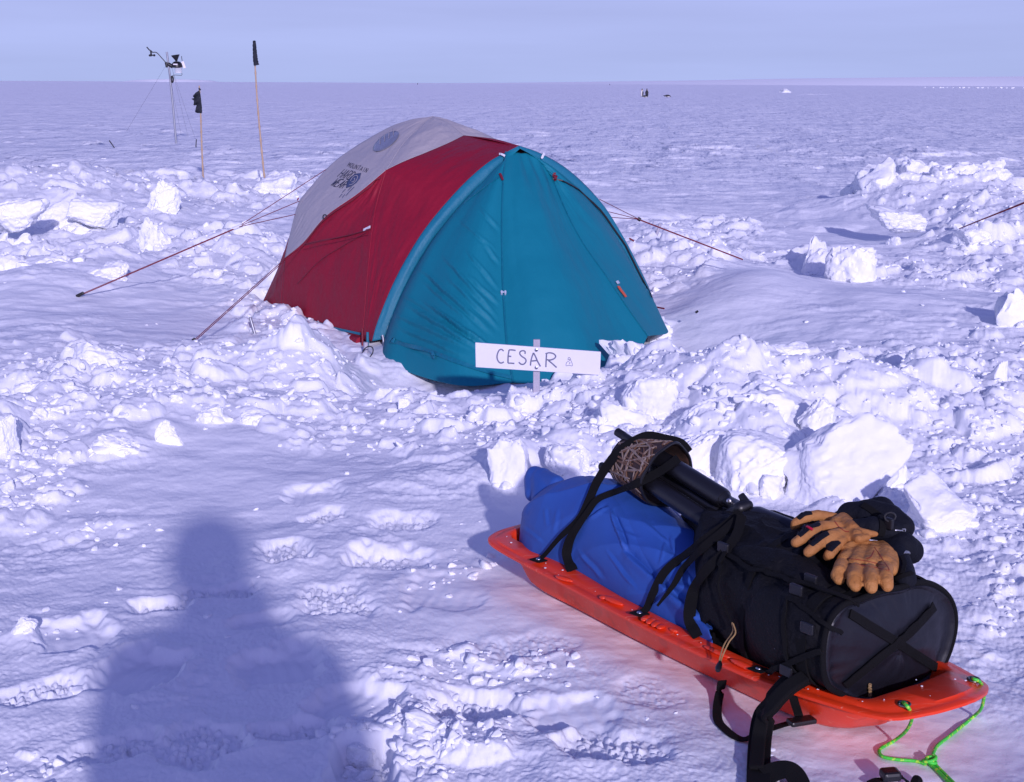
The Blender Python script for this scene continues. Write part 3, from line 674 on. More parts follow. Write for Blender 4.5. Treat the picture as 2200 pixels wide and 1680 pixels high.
# ---------------------------------------------------------------- tent
tent=empty('dome_tent',tuple(TM),'red, teal and grey-white dome expedition tent dug into the snow','tent')
apex=PL(1115,313,TM,TN)
hoopL=[PL(x,y,TM,TN) for x,y in [(1115,313),(1087,327),(1050,348),(1003,388),(952,443),(907,500),(870,560),(843,613),(823,660),(808,700),(799,733)]]
hoopR=[PL(x,y,TM,TN) for x,y in [(1115,313),(1160,329),(1210,357),(1255,395),(1297,442),(1328,490),(1352,533),(1375,578),(1394,618),(1411,664)]]
hoopL=catmull(hoopL,8); hoopR=catmull(hoopR,8)
PK=LA(930,250,0); BT=TL(0,-.80,1.235)
seam=[PK,LA(902,273,-.2),LA(864,312,-.48),LA(830,365,-.75)]
Bup=[LA(830,365,-.75),LA(870,346,-.62),LA(915,328,-.44),LA(962,308,-.22),BT]
Blo=[LA(830,365,-.75),LA(770,415,-.88),LA(700,465,-1.0),LA(652,521,-1.08),LA(612,554,-1.12)]
SW=[PK,LA(850,270,-.27),LA(790,300,-.46),LA(720,346,-.66),LA(662,408,-.84),LA(640,440,-.91),(LA(622,507,-.99))]
S1=[LA(830,365,-.75),LA(811,430,-.83),LA(800,490,-.92),LA(789,600,-1.05),LA(779,728,-1.16)]
dk=[LA(612,554,-1.12),LA(605,665,-1.13)]; rl=[LA(622,507,-.99),LA(600,570,-1.02),LA(565,648,-1.06)]
ridge_=[PK,TL(0,-1.0,1.31),BT]; ridge2=[BT,TL(0,-.4,1.225),apex]
cm=lambda p:catmull(p,8)
M_=lambda p:[mir(q) for q in p]
def both(name,matn,c0,c1,d0,d1,c0m=None,c1m=None,d0m=None,d1m=None,**k):
    o,Pn=panel(name,M[matn],tent,c0,c1,d0,d1,**k)
    g=lambda a,b: b if b is not None else M_(a)
    panel(name,M[matn],tent,g(c0,c0m),g(c1,c1m),g(d0,d0m),g(d1,d1m),**k)
    return o,Pn
w1,W1=both('roof_panel','white',[PK],[dk[0],(dk[0]+rl[0])/2,rl[0]],cm(seam)+cm(Blo)[1:],cm(SW),bulge=.015,wr=.006,seed=3,nv=120)
w2,W2=both('roof_panel','white',[PK],cm(Bup),cm(seam),cm(ridge_),bulge=.02,wr=.006,seed=5)
r1,R1=both('red_panel','red',cm(ridge2)[::-1],[hoopL[-1],S1[-1]],hoopL,cm(Bup)[::-1]+cm(S1)[1:],d0m=hoopR,c1m=[hoopR[-1],mir(S1[-1])],bulge=.012,wr=.007,seed=7,nv=120)
r2,R2=both('red_panel','red',[S1[0]],[S1[-1],dk[1]],cm(S1),cm(Blo)+dk[1:],bulge=-.02,wr=.008,seed=9,nv=110,nu=90)
r3,R3=both('red_panel','red',[dk[0],rl[0]],[dk[1],rl[-1]],dk,cm(rl),bulge=.02,wr=.006,seed=11,nu=24,nv=50)
rear=cm([rl[-1],TL(-.7,-2.35,0),TL(0,-2.5,0),TL(.7,-2.35,0),mir(rl[-1])])
panel('roof_panel',M['white'],tent,[PK],rear,cm(SW)+cm(rl)[1:],M_(cm(SW)+cm(rl)[1:]),bulge=.12,wr=.01,seed=13)
# vestibule
ZB=-.10
Rf=G(1102,822,ZB)
RS=[PL(1087,327,TM,TN),PY(1081,385,9.22),PY(1078,480,8.93),PY(1079,560,8.72),PY(1081,630,8.53),PY(1089,740,8.27),Rf]
Qf=PY(1392,722,8.93)
QS=[PL(1163,331,TM,TN),PY(1186,383,9.60),PY(1216,455,9.36),PY(1252,522,9.20),PY(1300,590,9.06),PY(1342,652,8.98),Qf]
botL=[hoopL[-1],G(826,768,-.06),G(870,797,ZB),G(985,828,ZB),Rf]
botN=[Rf,G(1190,826,ZB),G(1290,815,ZB),G(1360,775,-.08),Qf]
botR=[Qf,TL(.75,.62,-.04),TL(.95,.28,-.02),hoopR[-1]]
# inner edge of the pole sleeve
def inner(h,w,lift): 
    out=[]
    for i,p in enumerate(h):
        k=i/(len(h)-1); c=TL(0,0,.25); d=(c-p); d=d-TN*d.dot(TN); out.append(p+d.normalized()*w*min(1,.25+k*3)+TN*lift*min(1,.3+k*3))
    return out
hinL=inner(hoopL,.07,.045); hinR=inner(hoopR,.075,.04)
# tension creases: straight folds running from the hoop down towards the foot of the ridge seam (ends measured on the photo grid)
CR=[(898,571,1065,722,1.),(950,546,1074,687,.9),(1001,537,1078,627,.7),(958,590,1084,716,.8),(872,653,1044,756,1.),(842,672,1022,752,.9),(900,640,1075,760,1.),(850,700,1009,769,.8),(1031,447,1078,498,.6),(1040,520,1078,570,.6),(838,722,960,775,.6),(905,600,1020,700,.6),(930,660,1090,775,.7),(985,470,1070,540,.5),(865,630,960,690,.6),(1005,590,1082,660,.7)]
def crease_px(Pn,amp=.012):
    px,py=proj(Pn[...,0],Pn[...,1],Pn[...,2]); o=np.zeros(px.shape); wob=1.6*noise(px*.03,py*.03,201)+.8*noise(px*.1,py*.1,202)
    for (a,b,c,d,q) in CR:
        dx,dy=c-a,d-b; L=math.hypot(dx,dy); tt=((px-a)*dx+(py-b)*dy)/L/L; dist=((px-a)*dy-(py-b)*dx)/L+wob
        win=np.clip(tt*5,0,1)*np.clip((1-tt)*3,0,1); w=2.2+1.6*q
        o+=amp*q*win*(np.exp(-(dist/w)**2)-.8*np.exp(-((dist+2.2*w)/(w*1.2))**2))
    return o
_,Ps=panel('pole_sleeve',M['teal_s'],tent,[hoopL[0],hinL[0]],[hoopL[-1],hinL[-1]],hoopL,hinL,nu=10,nv=120,bulge=.022,wr=.004,seed=21)
_,PsR=panel('pole_sleeve',M['teal_s'],tent,[hoopR[0],hinR[0]],[hoopR[-1],hinR[-1]],hoopR,hinR,nu=10,nv=120,bulge=.022,wr=.004,seed=22)
botL2=[hinL[-1]]+botL[1:]
door,PD=panel('vestibule_door',M['teal'],tent,[hinL[0],RS[0]],cm(botL2),hinL,cm(RS),nu=190,nv=240,bulge=.035,wr=.003,seed=23,post=crease_px)
nose,PNs=panel('vestibule_front',M['teal'],tent,[RS[0],QS[0]],cm(botN),cm(RS),cm(QS),nu=110,nv=150,bulge=.045,wr=.008,seed=25,
  disp=lambda S_,T_: .006*np.exp(-((T_-.12)/.12)**2)*np.sin(S_*26+T_*8)*np.clip(S_*4,0,1)*np.clip((1-S_)*4,0,1))
side,PSd=panel('vestibule_side',M['teal'],tent,[QS[0],hinR[0]],cm([botR[0],botR[1],botR[2],hinR[-1]]),cm(QS),hinR,nu=60,nv=120,bulge=.03,wr=.008,seed=27)
bvD=bvh_grid(PD); bvN=bvh_grid(PNs); bvS=bvh_grid(PSd); bvW=bvh_grid(W1); bvR1=bvh_grid(R1); bvR2=bvh_grid(R2); bvPs=bvh_grid(Ps); bvV=[bvD,bvN,bvS,bvPs,bvh_grid(PsR)]
def seamline(name,pts,mat_,r,parent=tent): return mk(name,*tube(pts,r,6),mat_,parent)
seamline('seam',[p+Vector((0,-.004,.002)) for p in cm(RS)],M['teal_d'],.006)
seamline('seam',[p+Vector((.002,-.004,.002)) for p in cm(QS)],M['teal_d'],.005)
seamline('seam',cm(S1),M['red'],.005); seamline('seam',cm(seam),M['white'],.005)
# stretched snow skirt strap and stuff along the foot of the door
Pp,Nn=onsurf(bvD,[(838,733),(880,742),(950,765),(1010,788),(1060,803),(1098,812)],.006)
s_=strokes(bvD,[[(838,733),(880,742),(950,765),(1010,788),(1060,803),(1098,812)]],9,.007,.004); s_.build('hem_strap',M['teal_d'],tent)
# door zip along the sleeve, both sides
s_=strokes(bvD,[[(1077,378),(1043,402),(980,452),(926,512),(884,570),(868,612),(846,668),(829,720)]],4.,.006,.004); s_.build('zip',M['teal_d'],tent)
s_=strokes(bvV,[[(1190,383),(1240,408),(1288,450),(1322,498),(1343,530),(1366,575),(1388,618),(1398,640)]],3.6,.010,.006); s_.build('zip',M['black'],tent)
for bv_,pts,w_ in ((bvV,[(1073,376),(1077,389)],5),(bvV,[(1190,374),(1196,388)],5)):
    strokes(bv_,[pts],w_,.014,.006).build('zip_pull',M['cord'],tent)
# white tension tabs at the hoop
for bv_,pts in ((bvPs,[(1066,333),(1083,338)]),(bvPs,[(864,548),(868,560)]),(bvV,[(1165,333),(1160,340)])):
    m_=strokes(bv_,[pts],5,.020,.004)
    if m_.n: m_.build('tension_tab',M['wtab'],tent)
m_=strokes(bvR2,[[(784,496),(798,489)]],6,.012,.005)
if m_.n: m_.build('tension_tab',M['wtab'],tent)
# clear buckle on the ridge seam, orange tag and its buckle on the right seam
h=hit(bvV,1080,631,.012)
mb=MB(); 
for dx in (-.011,.011): mb.add(tube([h[0]+Vector((dx,0,.010)),h[0]+Vector((dx,-.012,.0)),h[0]+Vector((dx,0,-.012))],.006,8))
mb.add(box(h[0]+Vector((0,0,.004)),(.018,0,0),(0,.004,0),(0,0,.004))); mb.build('buckle',M['clear'],tent)
strokes(bvV,[[(1322,606),(1326,612)]],9,.014,.01).build('buckle',M['clear'],tent)
strokes(bvV,[[(1326,617),(1331,625),(1338,634),(1342,640)]],11,.012,.004).build('reflective_tag',M['orange_tag'],tent)
# vent window and printed wordmark on the roof panel
def ell(cx,cy,a,b,rot,n=40): 
    return [(cx+a*math.cos(t)*math.cos(rot)-b*math.sin(t)*math.sin(rot),cy+a*math.cos(t)*math.sin(rot)+b*math.sin(t)*math.cos(rot)) for t in [2*math.pi*i/n for i in range(n)]]
def patch(bv,poly,off,name,mat_,parent,rings=5):
    c=np.mean(poly,0); V=[];n=len(poly)
    for k in range(1,rings+1):
        for q in poly:
            h=hit(bv,*(c+(np.array(q)-c)*k/rings),off)
            V.append(h[0] if h else (V[-1] if V else Vector((0,0,0))))
    h=hit(bv,*c,off); V.append(h[0]); f=[(i,(i+1)%n,len(V)-1) for i in range(n)]
    for k in range(rings-1):
        for i in range(n): f.append((k*n+i,k*n+n+i,k*n+n+(i+1)%n,k*n+(i+1)%n))
    o=mk(name,V,f,mat_,parent); solid(o,.0015,0); return o
patch(bvW,ell(830,305,33,13,-.62),.006,'window',M['vent'],tent)
strokes(bvW,[[(808+i*9.5,300+9-i*6.2+k) for k in (-8,0,9)] for i in range(1,5)],1.3,.010,.001).build('window_rib',M['white'],tent)
P1=lambda i,x,y:(751.0+i*5.35+x*3.6-(1-y)*5.0+y*.8, 349.5+i*1.75+x*1.0+(1-y)*8.6)
P2=lambda i,x,y:(741.5+i*6.9+x*5.0-(1-y)*16.5, 363.8+i*1.9+x*1.4+(1-y)*16.5)
P3=lambda i,x,y:(727.5+i*6.6+x*5.0-(1-y)*17.0, 383.8+i*1.9+x*1.3+(1-y)*14.5)
L_=stroke_text('MOUNTAIN',P1)
strokes(bvW,L_,1.25,.004,.001).build('wordmark',M['ink'],tent)
strokes(bvW,stroke_text('HARD',P2)+stroke_text('WEAR',P3),2.0,.004,.001).build('wordmark',M['ink'],tent)
patch(bvW,[(776.5,372.5),(774,384),(767,393),(757,400),(744,405),(746,393),(753,382),(764,374)],.004,'emblem',M['inkl'],tent,3)
strokes(bvW,[[(752,398),(758,397),(766,390),(770,381),(766,378),(759,382),(754,390)],[(757,392),(761,391),(764,386),(762,384)]],1.5,.007,.001).build('emblem',M['white'],tent)
for l_ in [[(762,402),(752,412),(744,421)],[(756,402),(748,410)],[(743,407),(736,414)],[(736,417),(729,425)],[(742,418),(736,425)]]: strokes(bvW,[l_],2.2,.004,.001).build('emblem_stroke',M['inkl'],tent)
# base trim and webbing of the red side
strokes(bvR2,[[(606,659),(640,678),(700,700),(777,718)]],4.5,.008,.004).build('hem_strap',M['teal_s'],tent)
mk('groundsheet_edge',*tube([LA(612,672,-1.12),LA(660,702,-1.13),LA(720,723,-1.15),LA(775,735,-1.17)],.035,8),M['red'],tent)
for a,b in (((655,688),(662,700)),((801,700),(797,716))):
    h=hit(bvR2,*a,.012) or hit(bvPs,*a,.012)
    if h: mk('pole_clip',*box(h[0],(.012,0,0),(0,.006,0),(0,0,.02)),M['black'],tent)
# poles ends and loop at the hoop foot
f0=PY(790,730,8.93); mk('pole_tip',*tube([f0+Vector((0,0,.05)),f0+Vector((.0,-.02,-.12))],.009,8),M['teal_s'],tent)
f1=PY(779,722,9.0); mk('pole_tip',*tube([f1+Vector((0,0,.05)),f1+Vector((.0,-.02,-.10))],.007,8),M['cord'],tent)
f2=PY(822,733,8.9); mk('pole_tip',*tube([f2+Vector((0,0,.04)),f2+Vector((.02,-.02,-.08))],.008,8),M['alu'],tent)
lp=[PY(790+11*math.cos(t)-4*math.sin(t),757+13*math.sin(t),8.62) for t in [2*math.pi*i/20 for i in range(20)]]
mk('anchor_loop',*tube(lp,.0035,6,True),M['black'],tent)
strokes(bvD,[[(843,731),(850,733)]],10,.014,.008).build('strap_buckle',M['teal_s'],tent)
strokes(bvD,[[(929,757),(938,768)]],7,.014,.006).build('strap_buckle',M['teal_s'],tent)
# guy lines: 3-D points measured as (px,py,Y)
def guy(name,segs,r=.0027,mat_=None,parent=tent):
    mb=MB()
    for sg in segs: mb.add(tube([PY(*q) for q in sg],r,6))
    return mb.build(name,mat_ or M['cord'],parent)
def toggle(px,py,Y,parent,ang=0):
    p=PY(px,py,Y); d=Vector((math.cos(ang),0,math.sin(ang))); 
    return bevel(mk('toggle',*box(p,d*.030,(0,.012,0),Vector((-d.z,0,d.x))*.012),M['black'],parent,False),.004)
K1=(510,488,10.7); T1=(172,633,10.35); E1=(134,653,10.33)
g1=guy('guy_line',[[ (722,350,10.9),K1],[(643,432,10.6),K1],[(642,459,10.4),K1],[K1,T1],[(510,489.5,10.7),(172,635,10.35)],[T1,E1]]); toggle(*T1,g1,.45)
strokes_k=tube([PY(500,492,10.7),PY(520,484,10.7)],.012,8); mk('knot',*strokes_k,M['wtab'],g1)
K2=(655,527,10.0); T2=(412,735,8.60); E2=(389,752,8.50)
g2=guy('guy_line',[[(612,556,9.75),T2],[(614,558,9.75),(414,737,8.60)],[T2,E2],[(612,556,9.75),K2],[(655,527,9.85),(797,493,9.3)]]); toggle(*T2,g2,.75)
strokes(bvR1 if False else bvR2,[[(828,372),(770,421),(700,472),(655,527)]],3.2,.012,.004).build('braided_cord',M['cord'],tent)
strokes(bvR2,[[(655,524),(700,516),(750,507),(795,494)]],2.4,.012,.004).build('braided_cord',M['cord'],tent)
strokes(bvR2,[[(790,500),(745,525),(690,560),(640,610)]],1.4,.008,.002).build('braided_cord',M['cord'],tent)
for q in ((701,466),(832,366)):
    h=hit(bvR2,*q,.012) or hit(bvW,*q,.012)
    if h: mk('guy_ring',*tube([h[0]+Vector((.014*math.cos(t),-.004,.014*math.sin(t))) for t in [2*math.pi*i/12 for i in range(12)]],.004,6,True),M['black'],tent)
strokes(bvW,[[(646,430),(636,436)]],6,.02,.005).build('guy_tab',M['red'],tent) if hit(bvW,646,430) else None
K3=(1373,471,10.9); E3=(1596,557,11.2)
g3=guy('guy_line',[[(1288,428,10.3),K3],[(1308,455,10.35),K3],[(1313,467,10.4),K3],[K3,E3],[(1373,472.6,10.9),(1596,558.5,11.2)]]); 
mk('knot',*tube([PY(1370,469,10.9),PY(1376,473,10.9)],.014,8),M['black'],g3)
guy('guy_tab',[[(1352,512,10.1),(1362,518,10.1)]],.006,M['cord']); guy('guy_tab',[[(1412,660,10.15),(1427,663,10.1)]],.006,M['cord'])
# ---------------------------------------------------------------- haul sled
sled=empty('haul_sled',tuple(S(.6,.215,0)),'orange plastic haul sled loaded with bags, lying on the snow in the foreground','sled')
oh=[(-.218,.215,.165),(-.220,.13,.162),(-.215,.06,.155),(-.17,.008,.15),(-.05,-.006,.143),(.238,-.018,.14),(.612,-.043,.14),(.85,-.048,.14),(1.088,-.043,.14),(1.3,-.01,.145),(1.444,.032,.15),(1.511,.106,.168),(1.54,.185,.18),(1.543,.215,.182)]
ih=[(-.165,.215,.165),(-.165,.15,.162),(-.155,.095,.155),(-.12,.080,.15),(-.03,.085,.145),(.175,.083,.143),(.461,.044,.143),(.83,.022,.143),(1.088,.022,.143),(1.27,.04,.147),(1.352,.067,.15),(1.372,.11,.158),(1.385,.18,.165),(1.39,.215,.166)]
fh=[(-.10,.215,.02),(-.10,.17,.02),(-.09,.13,.015),(-.07,.118,.01),(0,.11,.003),(.2,.108,0),(.5,.095,0),(.83,.092,0),(1.06,.095,0),(1.18,.11,.004),(1.24,.14,.01),(1.27,.17,.018),(1.29,.2,.022),(1.29,.215,.022)]
def loopS(h,dz=0,ins=0):
    full=[Vector(q) for q in h]+[Vector((q[0],.43-q[1],q[2])) for q in h[-2:0:-1]]
    c=Vector((.65,.215,0)); out=[]
    for q in catmull(full,6,True):
        d=Vector((q.x-max(.1,min(1.2,q.x)),q.y-.215,0)); d=d.normalized() if d.length>0 else d
        q=q-d*ins; out.append(S(q.x,q.y,q.z+dz))
    return out
loops=[loopS(fh,.0,-.0),loopS(fh,.012,-.018),loopS(ih,-.022,-.010),loopS(ih,-.008,-.012),loopS(oh,-.008,.012),loopS(oh,-.010,.002),loopS(oh,-.010,-.001),loopS(oh,-.003,-.001),loopS(oh,-.001,.002),loopS(oh,.0,.016),loopS(oh,.0,.026),loopS(oh,.005,.031),loopS(ih,.006,-.012),loopS(ih,.002,-.003),loopS(ih,-.012,.002),loopS(fh,.02,-.012),loopS(fh,.008,.006)]
n=len(loops[0]); V=[q for l in loops for q in l]; Fc=[]
for a in range(len(loops)-1):
    for k in range(n): Fc.append((a*n+k,a*n+(k+1)%n,a*n+n+(k+1)%n,a*n+n+k))
Fc.append(tuple(range(n))[::-1]); Fc.append(tuple((len(loops)-1)*n+k for k in range(n)))
mb=MB(); mb.add((V,Fc))
# moulded ribs and pads pressed into the flange
for (px,py,lu,lv,hh,ang) in [(1212,1243,.035,.011,.006,.2),(1317,1290,.045,.013,.008,0),(1296,1283,.012,.012,.006,0),(1387,1328,.012,.022,.006,.5),(1398,1334,.012,.022,.006,.5),(1409,1340,.012,.022,.006,.5),(1447,1354,.016,.008,.005,0),(1540,1400,.05,.010,.006,0),(1596,1428,.045,.012,.008,0),(1121,1172,.010,.006,.003,0),(1420,1346,.012,.018,.005,.5)]:
    g=G(px,py,.148); V_,F_=ico(3); m=np.array([tuple(SU*math.cos(ang)+SV*math.sin(ang)),tuple(SV*math.cos(ang)-SU*math.sin(ang)),(0,0,1)])
    mb.add((V_*np.array([lu,lv,hh])@m+np.array(g),F_))
hull=mb.build('hull',M['sled'],sled)
def rivet(p,parent,r=.009,m='metal',n=Vector((0,0,1))):
    V_,F_=ico(3); return mk('rivet',V_*np.array([r,r,r*.5])+np.array(p),F_,M[m],parent)
for px,py in ((1901,1507),): rivet(G(px,py,.158),sled,.007,'scratch')
for px,py,z in ((1943,1513,.166),(2092,1460,.172)):
    g=G(px,py,z); c=[g+Vector((.013*math.cos(t),.013*math.sin(t),0)) for t in [2*math.pi*i/24 for i in range(24)]]
    mk('grommet',*tube(c,.0045,8,True),M['brass'],sled); mk('grommet_hole',*tube([g+Vector((0,0,.001)),g-Vector((0,0,.001))],.010,16),M['black'],sled)
def flat_strokes(lines,z,wpx,th=.0015):
    mb=MB()
    for ln in lines:
        p=[G(a,b,z) for a,b in ln]; w=wpx*(p[0]-CAM).length/F
        wd=[(p[min(i+1,len(p)-1)]-p[max(i-1,0)]).cross(Vector((0,0,1))) for i in range(len(p))]; mb.add(ribbon(p,wd,w,th))
    return mb
cx_=lambda a,b:((2100+a/4.783)*.8594,(1620+b/4.783)*.8594)
flat_strokes([[cx_(1160,630),cx_(1150,570),cx_(1175,550),cx_(1210,575),cx_(1225,550),cx_(1245,570),cx_(1275,585)]],.1755,1.6).build('scuff_mark',M['scratch'],sled)
# tow rope, tied to the nose
def ropez(pts): 
    out=[]
    for (px,py,z) in pts:
        g=G(px,py,z)
        if z<.05: g=G(px,py,tz(g.x,g.y)+.006)
        out.append(g)
    return out
r1_=[(1939,1508,.160),(1943,1511,.176),(1952,1521,.172),(1957,1532,.14),(1958,1549,.10),(1945,1572,.05),(1920,1592,.02),(1895,1606,.02),(1889,1615,.02),(1898,1626,.02),(1930,1632,.02),(1966,1635,.02),(1990,1642,.02)]
r2_=[(2088,1456,.165),(2092,1459,.182),(2104,1464,.175),(2112,1478,.14),(2114,1497,.10),(2108,1522,.05),(2092,1539,.02),(2063,1563,.02),(2038,1583,.02),(2015,1601,.02),(2006,1617,.02),(2002,1636,.02)]
rope=mk('tow_rope',*tube(catmull(ropez(r1_),10),.0043,10),M['rope'],sled)
mk('tow_rope',*tube(catmull(ropez(r2_),10),.0043,10),M['rope'],sled)
mk('tow_rope',*tube(catmull(ropez([(1996,1640,.02),(2010,1652,.02),(2024,1666,.02),(2040,1682,.02),(2060,1702,.02)]),8),.0043,10),M['rope'],sled)
mk('tow_rope',*tube(catmull(ropez([(2003,1636,.02),(2017,1650,.02),(2031,1664,.02),(2048,1681,.02),(2068,1700,.02)]),8),.0043,10),M['rope'],sled)
kc=ropez([(1998,1640,.02)])[0]+Vector((0,0,.005)); kn=[]
for i in range(60):
    t=i/59*math.pi*4.2; kn.append(kc+Vector((.013*math.cos(t)+.004*math.sin(t*.5),.011*math.sin(t),.006*math.sin(t*.5+1)+i*.0001)))
mk('rope_knot',*tube(kn,.0043,10),M['rope'],sled)
# ---------------------------------------------------------------- black backpack lying along the sled
pack=empty('backpack',tuple(S(.8,.22,.02)),'big black backpack lying on the sled with its grey-black base towards the camera','backpack')
def interp(x,xs,ys): return float(np.interp(x,xs,ys))
UK=[.02,.2,.4,.6,.8,1.0,1.2,1.30]; TOP=[.24,.29,.35,.405,.43,.44,.408,.385]; BOT=[.06,.05,.045,.04,.035,.04,.06,.092]
NL=[.10,.09,.085,.075,.045,.02,.0,-.018]; FR=[.34,.36,.38,.40,.42,.43,.44,.452]
ENDP=[(.013,.384),(-.030,.345),(-.041,.268),(-.020,.195),(.05,.145),(.163,.097),(.304,.091),(.395,.119),(.44,.179),(.452,.25),(.425,.315),(.345,.372),(.22,.388),(.10,.390)]
_ea=sorted([(math.atan2(z-.235,-(v-.205))%(2*math.pi),math.hypot(v-.205,z-.235)) for v,z in ENDP]); _ex=[q[0]-2*math.pi for q in _ea]+[q[0] for q in _ea]+[q[0]+2*math.pi for q in _ea]; _er=[q[1] for q in _ea]*3
_es=catmull([(x,r,0) for x,r in zip(_ex,_er)],6); _ex=[q.x for q in _es]; _er=[q.y for q in _es]
def pack_pt(u,a,off=0):
    k=max(0,min(1,(u-.95)/.3)); k=k*k*(3-2*k); v0,z0=pack_pt0(u,a,off)
    if k<=0: return v0,z0
    r=float(np.interp(a%(2*math.pi),_ex,_er))+off; return v0*(1-k)+(.205-math.cos(a)*r)*k, z0*(1-k)+(.235+math.sin(a)*r)*k
def pack_pt0(u,a,off=0,e=2.5):
    t=interp(u,UK,TOP);b=interp(u,UK,BOT);l=interp(u,UK,NL);r=interp(u,UK,FR)
    hw=(r-l)/2+off;hh=(t-b)/2+off; ca,sa=math.cos(a),math.sin(a)
    return ((l+r)/2-hw*math.copysign(abs(ca)**(2/e),ca),(t+b)/2+hh*math.copysign(abs(sa)**(2/e),sa))
nu_,na_=150,160; us=np.linspace(.02,1.30,nu_); V=np.zeros((nu_,na_,3)); 
for i,u in enumerate(us):
    for j in range(na_):
        a=2*math.pi*j/na_; v,z=pack_pt(u,a); V[i,j]=(u,v,z)
UU=V[...,0]; AA=np.broadcast_to(np.linspace(0,6.283,na_,endpoint=False)[None],UU.shape)
nz=fbm(UU*5+1.3*np.sin(AA),np.cos(AA)*2.2,4,401)*.010+.014*(1-np.abs(noise(UU*7+np.sin(AA)*2.2,np.cos(AA)*3.2,402)))**3+.012*noise(UU*3,np.cos(AA)*1.5+np.sin(AA),405)+.003*noise(UU*40,np.cos(AA)*12,403)
nz*=np.clip((1.30-UU)*8,0,1)
cv=np.array([.22,.23]); d=V[...,1:]-cv; L=np.linalg.norm(d,axis=2,keepdims=True); V[...,1:]+=d/L*nz[...,None]
BU=[-.21,-.12,0,.15,.3,.45,.6,.72,.80,.88]; BT_=[.24,.33,.383,.405,.385,.352,.322,.30,.285,.275]; TM_=[180,180,180,178,140,112,88,58,30,6]
for i in range(nu_):      # the pack keeps below the blue cloth where the cloth covers it
    u=us[i]
    if u>.88: break
    tb=interp(u,BU,BT_); l=interp(u,[-.2,0,.2,.5,.9],[.07,.055,.06,.03,.012]); tm=math.radians(interp(u,BU,TM_))
    for j in range(na_):
        _,v,z=V[i,j]; cc=max(-1,min(1,((l+.40)/2-v)/((.40-l)/2))); th=math.acos(math.copysign(abs(cc)**(1/.85),cc)); zb=.145+(tb-.145)*abs(math.sin(th))**.85
        k=max(0,min(1,(tm+.10-th)/.22)); k=k*k*(3-2*k); lim=zb-.042
        if z>lim: V[i,j,2]=z+(lim-z)*k
W=np.zeros_like(V)
for i in range(nu_):
    for j in range(na_): W[i,j]=S(*V[i,j])
W=W.reshape(-1,3); Fp=grid_faces(nu_,na_,False,False,True); Fp.append(tuple(range(na_))); 
packb=mk('pack_body',W,Fp,M['pack'],pack); bvP=bvh_of(W,Fp)
# base panel
rings=[(1.0,1.300),(.985,1.312),(.96,1.316),(.93,1.312),(.90,1.307),(.85,1.309),(.8,1.313),(.72,1.318),(.64,1.323),(.55,1.327),(.45,1.330),(.35,1.332),(.22,1.334),(.12,1.334)]
C0=np.array(S(1.3,.217,.238)); V=[]
for s_,u in rings:
    for j in range(na_):
        a=2*math.pi*j/na_; v,z=pack_pt(1.3,a); wv=(.005*noise(np.array([s_*5.]),np.array([a*2.]),77)[0]+.0035*noise(np.array([s_*2.]),np.array([a*14.]),78)[0]*max(0,s_-.45)*1.8)*(s_<.95)
        q=(.217+(v-.217)*s_,.238+(z-.238)*s_); V.append(S(u+wv,q[0],q[1]))
V.append(S(1.334,.217,.238)); Fq=grid_faces(len(rings),na_,True,False,True)+[((len(rings)-1)*na_+j,len(V)-1,(len(rings)-1)*na_+(j+1)%na_) for j in range(na_)]
mk('base_panel',V,Fq,M['packcap'],pack); bvC=bvh_of(V,Fq)
mk('piping',*tube([S(1.309,*pack_pt(1.3,2*math.pi*j/120,.001)) for j in range(120)],.008,8,True),M['webbing'],pack)
def bandring(u0,w,off,name='strap_band',mat_='webbing'):
    V=[]; n=120
    for uu,o in ((u0-w/2,off-.006),(u0-w/2,off),(u0+w/2,off),(u0+w/2,off-.006)):
        for j in range(n): v,z=pack_pt(uu,2*math.pi*j/n,o); V.append(S(uu,v,z))
    return mk(name,V,grid_faces(4,n,False,False,True),M[mat_],pack)
bandring(1.245,.035,.012); bandring(.99,.022,.015)
strokes(bvC,[[(1824,1318),(1880,1352),(1950,1395),(2014,1436)]],20,.004,.003).build('cross_strap',M['webbing'],pack)
strokes(bvC,[[(2002,1303),(1950,1358),(1880,1415),(1812,1470)]],20,.008,.003).build('cross_strap',M['webbing'],pack)
kn=[]
for i in range(50):
    t=i/49; h=hit(bvC,1866+2.5*math.sin(i*1.15),1466+26*t,.006+.003*math.cos(i*1.15))
    if h: kn.append(h[0])
if len(kn)>3: mk('cord_whipping',*tube(kn,.0016,5),M['tan_cord'],pack)
# lid pocket, side pocket, compression straps, zip and buckles give the black body its relief
def padon(bv,poly,off,th,name,mat_,parent,rings=7):
    c=np.mean(poly,0); V=[];n=len(poly)*6; pl=catmull([(a,b,0) for a,b in poly],6,True)
    for k in range(1,rings+1):
        f=k/rings
        for q in pl:
            x,y=c+(np.array([q.x,q.y])-c)*f; h=hit(bv,x,y,off+th*math.sqrt(max(0,1-f**4)))
            V.append(h[0] if h else V[-1])
    h=hit(bv,*c,off+th); V.append(h[0]); f=[(i,(i+1)%n,len(V)-1) for i in range(n)]
    for k in range(rings-1):
        for i in range(n): f.append((k*n+i,k*n+n+i,k*n+n+(i+1)%n,k*n+(i+1)%n))
    o=mk(name,V,f,mat_,parent); return o
padon(bvP,[(1640,1255),(1720,1262),(1765,1320),(1750,1400),(1700,1430),(1620,1400),(1598,1320)],-.004,.016,'side_pocket',M['pack'],pack)
padon(bvP,[(1575,1170),(1680,1180),(1760,1215),(1790,1262),(1740,1262),(1650,1230),(1570,1200)],-.004,.018,'lid_pocket',M['pack'],pack)
